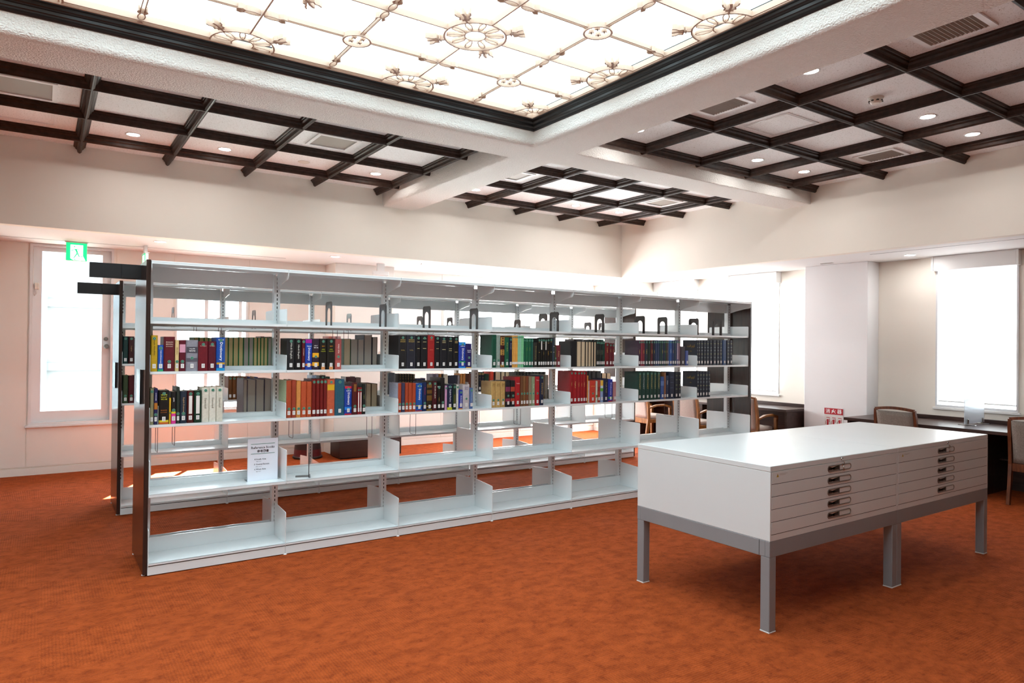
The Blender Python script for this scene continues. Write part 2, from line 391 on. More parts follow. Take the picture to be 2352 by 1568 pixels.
m = MB(); m.lathe([(.026, 0), (.026, .01), (.012, .015), (.012, .035), (.027, .045), (.03, .06), (.02, .072)], (0, 0, 0), M_metal, 16)
o = m.build('door_knob', d1); o.rotation_euler = (PI/2, 0, 0); o.location = Vector((.665, YB+.06, 1.54))-d1.location
m = MB(); m.box(-.085, -.038, YB+.03, YB+.06, 2.22, 2.30, M_cream, .006); sub(d1, 'door_sensor', m)
m = MB(); m.tube([(-.06, YB+.045, 2.22), (-.062, YB+.045, 2.17), (-.08, YB+.045, 2.145), (-.096, YB+.045, 2.18), (-.098, YB+.045, 2.4), (-.098, YB+.045, 2.7)], .005, M_white, 6); sub(d1, 'sensor_cable', m)

def glazed(n, r, mull=(), sill=True):
    x0, x1, z0, z1 = r; s = sempty('window_%d' % n, ((x0+x1)/2, YB, z0))
    m = MB(); frame_rect(m, 'y', YB-.01, YB+.14, x0, x1, z0, z1, .022, M_wframe)
    for q in mull: m.box(q-.022, q+.022, YB+.06, YB+.10, z0+.02, z1-.02, M_wframe)
    sub(s, 'window_frame', m)
    edges = [x0+.022, *mull, x1-.022]
    for a, b in zip(edges, edges[1:]):
        m = MB(); m.box(a+.005, b-.005, YB+.078, YB+.084, z0+.022, z1-.022, M_glass); sub(s, 'pane', m)
    if sill: m = MB(); m.box(x0-.02, x1+.02, YB-.03, YB+.06, z0-.022, z0, M_wframe, .004); sub(s, 'window_sill', m)
glazed(1, W1, (1.84, 2.28)); glazed(2, W2, (5.98,)); glazed(3, W3); glazed(4, W4, sill=False)
def blinded(n, y0, y1, z0, z1, xin=XR, proud=False, gap=.05):
    s = sempty('window_%d' % n, (xin, (y0+y1)/2, z0))
    m = MB(); frame_rect(m, 'x', xin-.012, xin+.14, y0, y1, z0, z1, .02, M_wframe, .03); sub(s, 'window_frame', m)
    m = MB(); m.box(xin+.10, xin+.106, y0+.02, y1-.02, z0+.03, z1-.02, M_glass); sub(s, 'pane', m)
    m = MB(); m.box(xin-.03, xin+.05, y0-.025, y1+.025, z0-.03, z0-.001, M_white, .004); sub(s, 'window_sill', m)
blinded(5, *WR2); blinded(6, *WR1); blinded(7, *WR0); blinded(8, 8.96, 9.80, .26, 2.6, 8.75)
def blind(lab, y0, y1, z0, z1, x, cx0, cx1, ctop=ZC, cy=(0, 0), mt=None):
    t = thing('roller_blind', lab, 'blind', (x, (y0+y1)/2, z0), 0, 'white roller blinds on the right-hand windows')
    m = MB(); m.box(x, x+.003, y0, y1, z0+.02, z1, mt or M_blind); sub(t, 'blind_fabric', m)
    m = MB(); m.box(x-.006, x+.009, y0, y1, z0, z0+.02, M_white, .003); sub(t, 'bottom_rail', m)
    if cx1 > cx0:
        m = MB(); m.box(cx0, cx1, y0-.02+cy[0], y1+.02+cy[1], z1-.01, ctop-.002, M_white, .004); sub(t, 'blind_cassette', m)
        m = MB(); m.box(cx0-.004, cx1, y1+.02+cy[1], y1+.045+cy[1], z1-.01, ctop-.002, M_white); sub(t, 'cassette_end_cap', m)
        m = MB(); m.box(cx0-.004, cx1, y0-.045+cy[0], y0-.02+cy[0], z1-.01, ctop-.002, M_white); sub(t, 'cassette_end_cap', m)
blind('white roller blind on the window above the desk with the clear screen', 3.262, 4.108, .955, 2.60, 9.31, 9.20, XR-.002)
blind('white roller blind on the window nearest the white pier, behind the bookcase end', 6.38, 7.19, .94, 2.61, 9.24, 9.17, XR-.002)
blind('white roller blind on the far right window seen over the bookcase end', 7.97, 8.82, .94, 2.61, 9.24, 9.17, XR-.002)
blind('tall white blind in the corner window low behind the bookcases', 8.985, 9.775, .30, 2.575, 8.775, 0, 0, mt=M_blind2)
def blind_y(lab, x0, x1, z0, z1):
    t = thing('roller_blind', lab, 'blind', ((x0+x1)/2, YB+.02, z0), 0, 'white roller blinds on the back windows')
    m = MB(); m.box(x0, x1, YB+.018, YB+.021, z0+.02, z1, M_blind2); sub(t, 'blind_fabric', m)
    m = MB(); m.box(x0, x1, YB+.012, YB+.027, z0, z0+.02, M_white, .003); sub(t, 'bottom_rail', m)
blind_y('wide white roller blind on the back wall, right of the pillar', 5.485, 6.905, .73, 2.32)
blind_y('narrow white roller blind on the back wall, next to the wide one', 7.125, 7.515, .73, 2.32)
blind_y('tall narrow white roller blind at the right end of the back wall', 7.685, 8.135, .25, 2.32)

# outside: added ground bouncing sun, added slab blocking it, the next building's wall
g = MB(); g.box(-9, 14, 10.3, 16.5, -.25, -.15, mat('bounce_ground_grey', (.22, .22, .21), .8)); t = put('bounce_ground', g.mesh('bounce_ground')); t['kind'] = 'structure'  # unseen ground slab added to bounce sunlight up to the low ceiling
M_pale = mat('pale_facade', (.15, .17, .19), .7)
t = thing('neighbour_building', 'pale building facade seen through the glazed door at left', 'building', (-1, 17, -.2))
m = MB(); m.box(-9, 2.2, 17, 17.5, -.2, 5.2, M_pale); sub(t, 'facade', m)
for x in (-2.6, -.2, 1.5): m = MB(); m.box(x, x+.28, 16.75, 17, -.2, 5.2, mat('facade_pilaster', (.09, .12, .16), .7)); sub(t, 'pilaster', m)
for z in (1.0, 2.3, 3.5): m = MB(); m.box(-9, 2.2, 16.85, 17, z, z+.16, mat('facade_ledge', (.11, .14, .17), .7)); sub(t, 'ledge', m)
g = MB(); g.box(-1.5, 1.66, 10.25, 12.2, 3.0, 3.12, M_white); t = put('sun_block_slab', g.mesh('sun_block')); t['kind'] = 'structure'  # unseen slab added to keep the sun off the glazed door

# ---------------------------------------------------------------- laylight
LX = [3.62-1.25*k for k in range(7)]; LY = [4.985-1.045*k for k in range(5)]
x0L, x1L, y0L, y1L = -3.88, 3.63, .81, 5.02
lay = thing('laylight', 'large back-lit laylight of white glass with cream fretwork in a black moulded frame', 'skylight', (3.62, 4.985, 3.66))
def lpart(name, mb): o = mb.build(name, lay); o.location = -lay.location; return o
def ring(mb, P, X0, X1, Y0, Y1, mt):
    n = len(P); vs = []
    for d, z in P: vs += [(X0+d, Y0+d, z), (X1-d, Y0+d, z), (X1-d, Y1-d, z), (X0+d, Y1-d, z)]
    fs = []
    for i in range(n):
        j = (i+1) % n
        for k in range(4): fs.append((i*4+k, i*4+(k+1) % 4, j*4+(k+1) % 4, j*4+k))
    mb.add(vs, fs, mt)
m = MB(); ring(m, [(0, 3.575), (.010, 3.575), (.016, 3.582), (.020, 3.592), (.038, 3.597), (.044, 3.603), (.046, 3.620), (.062, 3.626), (.070, 3.632), (.074, 3.648), (.092, 3.652), (.092, 3.735), (0, 3.735)], x0L-.095, x1L+.095, y0L-.10, y1L+.10, M_black)
lpart('moulded_frame', m)
m = MB(); ring(m, [(0, 3.652), (.014, 3.652), (.014, 3.70), (0, 3.70)], x0L-.004, x1L+.004, y0L-.004, y1L+.004, M_fret); lpart('inner_bead', m)
sx = sorted({x0L, x1L, *[x-.001 for x in LX if x0L < x < x1L-.1], *[x-.625 for x in LX if x-.625 > x0L]})
sy = sorted({y0L, y1L, *[y for y in LY if y0L+.1 < y < y1L-.1], *[y-.5225 for y in LY if y-.5225 > y0L]})
for a, b in zip(sx, sx[1:]):
    for c, d in zip(sy, sy[1:]):
        m = MB(); m.box(a+.002, b-.002, c+.002, d-.002, 3.715, 3.725, M_laylight); lpart('glass_pane', m)
def strip(mb, pts, w_, z0=0, z1=.035, closed=False, mt=None):
    mt = mt or M_fret; N = len(pts); L_ = []; R2 = []
    for i, (x, y) in enumerate(pts):
        a = pts[(i-1) % N] if (i or closed) else pts[i]; b = pts[(i+1) % N] if (i < N-1 or closed) else pts[i]
        dx, dy = b[0]-a[0], b[1]-a[1]; l = math.hypot(dx, dy) or 1; nx, ny = -dy/l*w_/2, dx/l*w_/2
        L_.append((x+nx, y+ny)); R2.append((x-nx, y-ny))
    vs = [(*p, z) for z in (z0, z1) for p in L_+R2]; fs = []; T = 2*N
    for i in range(N if closed else N-1):
        j = (i+1) % N
        fs += [(i, j, N+j, N+i), (T+i, T+N+i, T+N+j, T+j), (i, T+i, T+j, j), (N+i, N+j, T+N+j, T+N+i)]
    if not closed: fs += [(0, N, T+N, T), (N-1, T+N-1, T+2*N-1, 2*N-1)]
    mb.add(vs, fs, mt)
def circ(r, n, rx=1, ry=1, c=(0, 0)): return [(c[0]+r*rx*math.cos(2*PI*k/n), c[1]+r*ry*math.sin(2*PI*k/n)) for k in range(n)]
def polar(u, v, a): return (u*math.cos(a)-v*math.sin(a), u*math.sin(a)+v*math.cos(a))
ro = MB(); strip(ro, circ(.208, 32), .012, closed=True); strip(ro, circ(.072, 20), .009, .008, .03, closed=True)
for k in range(10):
    a = 2*PI*k/10+.1
    strip(ro, [polar(u, v, a) for u, v in ((.078, 0), (.10, .013), (.15, .02), (.182, .013), (.190, 0), (.182, -.013), (.15, -.02), (.10, -.013))], .006, .008, .026, closed=True)
def crown(mb, a, s=1, R0=.208):
    P = lambda *q: [polar(R0+u*s, v*s, a) for u, v in q]
    strip(mb, P((0, 0), (.055, 0)), .014*s); strip(mb, P((.035, -.024), (.035, .024)), .008*s); strip(mb, P((.055, -.038), (.05, 0), (.055, .038)), .010*s)
    strip(mb, P((.055, 0), (.085, .006), (.125, 0)), .016*s)
    for q in (-1, 1): strip(mb, P((.055, .034*q), (.08, .030*q), (.10, .046*q), (.125, .050*q)), .010*s)
for k in range(4): crown(ro, PI/4+k*PI/2)
ro = ro.mesh('rosette')
sm_ = MB(); strip(sm_, circ(.092, 24), .012, closed=True)
for k in range(4):
    c = polar(.042, 0, PI/4+k*PI/2); 
    for a in (PI/4, -PI/4): strip(sm_, [(c[0]-.018*math.cos(a), c[1]-.018*math.sin(a)), (c[0]+.018*math.cos(a), c[1]+.018*math.sin(a))], .009, .006, .028)
sm_ = sm_.mesh('small_medallion')
tw = MB()
for s_ in (-1, 1):
    strip(tw, circ(.05, 14, 1, .42, (s_*.062, 0)), .007, closed=True)
    for q in (-1, 1): strip(tw, [(s_*.10, q*.012), (s_*.125, q*.03), (s_*.15, q*.022)], .007)
tw = tw.mesh('twin_oval')
def inL(x, y): return x0L-.05 < x < x1L+.01 and y0L-.05 < y < y1L+.01
for x in LX:
    for y in LY: put('rosette', ro, lay, loc=Vector((x, y, 3.66))-lay.location)
for x in LX:
    for y in LY:
        if inL(x-.625, y-.5225): put('small_medallion', sm_, lay, loc=Vector((x-.625, y-.5225, 3.66))-lay.location)
        if inL(x, y-.5225): put('twin_oval', tw, lay, loc=Vector((x, y-.5225, 3.66))-lay.location)
        if inL(x-.625, y): put('twin_oval', tw, lay, loc=Vector((x-.625, y, 3.66))-lay.location, rot=(0, 0, PI/2))
def bar(p, q, w_, z0, z1):
    m = MB(); strip(m, [p, q], w_, z0, z1); lpart('glazing_bar', m)
for i, x in enumerate(LX):
    for j, y in enumerate(LY):
        if i+1 < len(LX):
            bar((x-.212, y), (x-1.25+.212, y), .011, 3.66, 3.70)
            if j+1 < len(LY):
                Y2 = y-.5225
                for s_ in (-1, 1): bar((x-.11, Y2+s_*.012), (x-.625+.096, Y2+s_*.012), .006, 3.672, 3.70); bar((x-.625-.096, Y2+s_*.012), (x-1.25+.11, Y2+s_*.012), .006, 3.672, 3.70)
        if j+1 < len(LY):
            bar((x, y-.212), (x, y-1.045+.212), .011, 3.66, 3.70)
            if i+1 < len(LX):
                X2 = x-.625
                for s_ in (-1, 1): bar((X2+s_*.012, y-.11), (X2+s_*.012, y-.5225+.096), .006, 3.672, 3.70); bar((X2+s_*.012, y-.5225-.096), (X2+s_*.012, y-1.045+.11), .006, 3.672, 3.70)

# ---------------------------------------------------------------- ceiling fittings
def light(x, y, z, lab, grp):
    t = thing('recessed_downlight', lab, 'light', (x, y, z), 0, grp)
    m = MB(); N = 24; P = [(.072, 0), (.072, -.004), (.062, -.006), (.052, -.002), (.052, 0)]
    vs = [(r*math.cos(2*PI*k/N), r*math.sin(2*PI*k/N), zz) for r, zz in P for k in range(N)]
    m.add(vs, [(i*N+k, i*N+(k+1) % N, i*N+N+(k+1) % N, i*N+N+k) for i in range(4) for k in range(N)], M_white, True); m.build('trim_ring', t)
    m = MB(); m.lathe([(.052, -.001), (.052, -.003)], (0, 0, 0), M_lens, 24, False); m.build('lens', t)
O = ['first', 'second', 'third', 'fourth', 'fifth', 'sixth']
for i, (x, y) in enumerate([(.72, 7.74), (1.575, 7.74), (3.29, 7.76)]): light(x, y, CT, 'round downlight, %s from the left in the left coffered ceiling' % O[i], 'downlights in the left coffered ceiling')
for i, (x, y) in enumerate([(4.70, 7.76), (6.39, 7.74), (7.25, 7.74)]): light(x, y, CT, 'round downlight, %s from the left in the small corner coffered ceiling' % O[i], 'downlights in the corner coffered ceiling')
for (x, y), l in zip([(4.66, 2.95), (4.63, 4.70), (6.42, 4.68), (7.27, 4.67), (6.41, 2.93), (7.27, 2.92)], ['half hidden by the beam, next to the big louvred vent', 'just beside the beam near its crossing', 'left of the pair nearer the corner', 'right of the pair nearer the corner', 'left of the pair nearest the right picture edge', 'right of the pair nearest the right picture edge']):
    light(x, y, CT, 'downlight in the right coffers, '+l, 'downlights in the right coffered ceiling')
for (x, y), l in zip([(1.118, 8.91), (3.225, 8.93), (4.571, 8.92), (8.82, 7.69), (8.80, 6.37), (8.82, 4.226)], ['right of the green exit sign', 'second from the left above the far bookcase', 'third from the left above the far bookcase', 'near the far corner windows', 'beside the white pier, near the second blind', 'in front of the big right-hand window']):
    light(x, y, ZC, 'low-ceiling downlight '+l, 'downlights in the low ceiling')
def vent(x0, x1, y0, y1, lab, ax='y', n=12, plain=False):
    t = thing('ceiling_vent', lab, 'vent', ((x0+x1)/2, (y0+y1)/2, CT), 0, 'vents in the coffered ceilings'); q = .035
    m = MB(); z = CT
    for a, b, c, d in ((x0, x1, y0, y0+q), (x0, x1, y1-q, y1), (x0, x0+q, y0+q, y1-q), (x1-q, x1, y0+q, y1-q)): m.box(a, b, c, d, z-.012, z, M_white)
    o = m.build('vent_frame', t); o.location = -t.location
    m = MB(); m.box(x0+q, x1-q, y0+q, y1-q, z-.0015, z, M_vent if plain else M_dark); o = m.build('backing_plate', t); o.location = -t.location
    if not plain:
        for k in range(n):
            m = MB()
            if ax == 'y':
                yy = y0+q+(y1-y0-2*q)*(k+.5)/n; m.prism([(yy-.006, z-.002), (yy-.002, z-.001), (yy+.012, z-.013), (yy+.008, z-.014)], x0+q, x1-q, 'x', M_vent)
            else:
                xx = x0+q+(x1-x0-2*q)*(k+.5)/n; m.prism([(xx-.006, z-.002), (xx-.002, z-.001), (xx+.012, z-.013), (xx+.008, z-.014)], y0+q, y1-q, 'y', M_vent)
            o = m.build('slat', t); o.location = -t.location
vent(4.62, 4.94, 1.84, 2.26, 'big louvred vent beside the beam at upper right', n=13)
vent(4.62, 4.88, 3.58, 4.02, 'louvred vent beside the beam in the middle of the right coffers', n=14)
vent(7.12, 7.47, 3.58, 4.01, 'louvred vent near the right fascia, between two downlight pairs', n=12)
vent(-.40, .08, 6.58, 7.08, 'grey filter vent at the left picture edge', plain=True)
vent(2.20, 2.64, 6.58, 7.02, 'grey filter vent in the middle of the left coffers', plain=True)
vent(4.58, 4.85, 6.62, 7.02, 'grey filter vent at the left of the corner coffers', plain=True)
vent(7.04, 7.42, 6.62, 7.04, 'grey filter vent at the right of the corner coffers', plain=True)
def hatch(x0, x1, y0, y1, lab):
    t = thing('access_hatch', lab, 'hatch', ((x0+x1)/2, (y0+y1)/2, CT), 0, 'access hatches in the coffered ceilings')
    m = MB()
    for q, ww in ((0, .008), (.022, .005)):
        for a, b, c, d in ((x0+q, x1-q, y0+q, y0+q+ww), (x0+q, x1-q, y1-q-ww, y1-q), (x0+q, x0+q+ww, y0+q+ww, y1-q-ww), (x1-q-ww, x1-q, y0+q+ww, y1-q-ww)): m.box(a, b, c, d, CT-.005, CT, M_white)
    o = m.build('hatch_frame', t); o.location = -t.location
    m = MB(); m.box(x0+.03, x1-.03, y0+.03, y1-.03, CT-.003, CT-.0005, M_board); o = m.build('hatch_board', t); o.location = -t.location
hatch(5.33, 5.80, 3.58, 4.05, 'square access hatch with white frame in the right coffers')
hatch(-.42, .07, 7.42, 7.85, 'square access hatch at the far left of the left coffers')
def detector(x, y, z, lab, flat=False):
    t = thing('smoke_detector', lab, 'detector', (x, y, z))
    m = MB(); m.lathe([(.058, -.012), (.06, -.010), (.06, 0)] if not flat else [(.062, -.006), (.066, -.003), (.066, 0)], (0, 0, 0), M_cream, 24); m.build('base_plate', t)
    if not flat:
        m = MB(); m.lathe([(.028, -.05), (.040, -.044), (.050, -.030), (.054, -.014), (.054, -.012)], (0, 0, 0), M_cream, 24); h = m.build('detector_head', t)
        m = MB()
        for k in range(8):
            a = 2*PI*k/8; c, s_ = .046*math.cos(a), .046*math.sin(a); m.box(c-.008, c+.008, s_-.008, s_+.008, -.037, -.028, M_dark)
        m.build('detector_slots', t)
detector(5.59, 2.955, CT, 'round cream smoke detector on the right coffered ceiling')
detector(2.42, 7.75, CT, 'flat round speaker disc between downlights in the left coffers', True)

# ---------------------------------------------------------------- exit signs
M_green = mat('exit_green', '#12C878', .5, emit=.55); M_exw = mat('exit_white', (.93, 1, .96), .5, emit=.9)
def exit_sign(x, y, z0, w_, h_, lab, rz=0):
    t = thing('exit_sign', lab, 'sign', (x, y, z0+h_), rz)
    m = MB(); m.box(-w_/2, w_/2, 0, .035, -h_, -.0, M_white, .004); m.build('sign_housing', t)
    m = MB(); m.box(-w_/2+.003, w_/2-.003, -.002, .0, -h_+.003, -.003, M_green); m.build('sign_face', t)
    m = MB(); P = [(-.29, -.88), (-.29, -.12), (.30, -.12), (.30, -.72), (.42, -.97), (-.14, -.97)]; y_ = -.0035
    m.add([(px*w_, y_, pz*h_) for px, pz in P], [tuple(range(len(P)))], M_exw); m.build('doorway_symbol', t)
    m = MB(); y_ = -.005
    def pl_(pts): m.add([(px*w_, y_, pz*h_) for px, pz in pts], [tuple(range(len(pts)))], M_green)
    pl_([(-.10+.035*math.cos(2*PI*k/10), -.22+.035*math.sin(2*PI*k/10)) for k in range(10)])
    pl_([(-.14, -.36), (-.02, -.34), (.03, -.42), (.07, -.56), (.0, -.58), (-.05, -.44)])
    pl_([(-.28, -.44), (-.14, -.38), (-.12, -.41), (-.26, -.47)]); pl_([(-.02, -.34), (.10, -.36), (.13, -.44), (.10, -.44), (.08, -.39), (-.01, -.38)])
    pl_([(.0, -.56), (.05, -.60), (-.12, -.86), (-.16, -.86)]); pl_([(.02, -.58), (.08, -.56), (.12, -.72), (.30, -.74), (.30, -.77), (.09, -.76)])
    pl_([(-.14, -.90), (-.10, -.88), (-.04, -.96), (-.08, -.97)])
    m.build('running_figure_symbol', t)
    m = MB(); m.box(-w_/2-.01, w_/2+.01, -.01, .045, .0, .012, M_white, .003); m.box(-.05, .05, .0, .035, .012, ZC-z0-h_, M_white); m.build('mounting_plate', t)
exit_sign(.322, 9.56, 2.545, .212, .213, 'green running-figure exit sign hanging in front of the glazed door')
exit_sign(1.01, 9.45, 2.55, .30, .12, 'second exit sign, seen end-on above the near bookcase corner', -PI/2)
m = MB(); m.box(3.92, 4.15, 9.26, 9.34, 2.60, 2.66, M_white, .006); m.box(3.98, 4.09, 9.28, 9.32, 2.66, 2.77, M_white)
o = put('emergency_lamp', m.mesh('emergency_lamp')); o['label'] = 'small white box lamp on the low ceiling above the far bookcase'; o['category'] = 'light'
m = MB(); m.box(8.80, 8.84, 5.23, 5.40, ZC-.004, ZC, M_vent); o = put('ceiling_diffuser', m.mesh('ceiling_diffuser')); o['label'] = 'small slot diffuser in the low ceiling by the white pier'; o['category'] = 'vent'
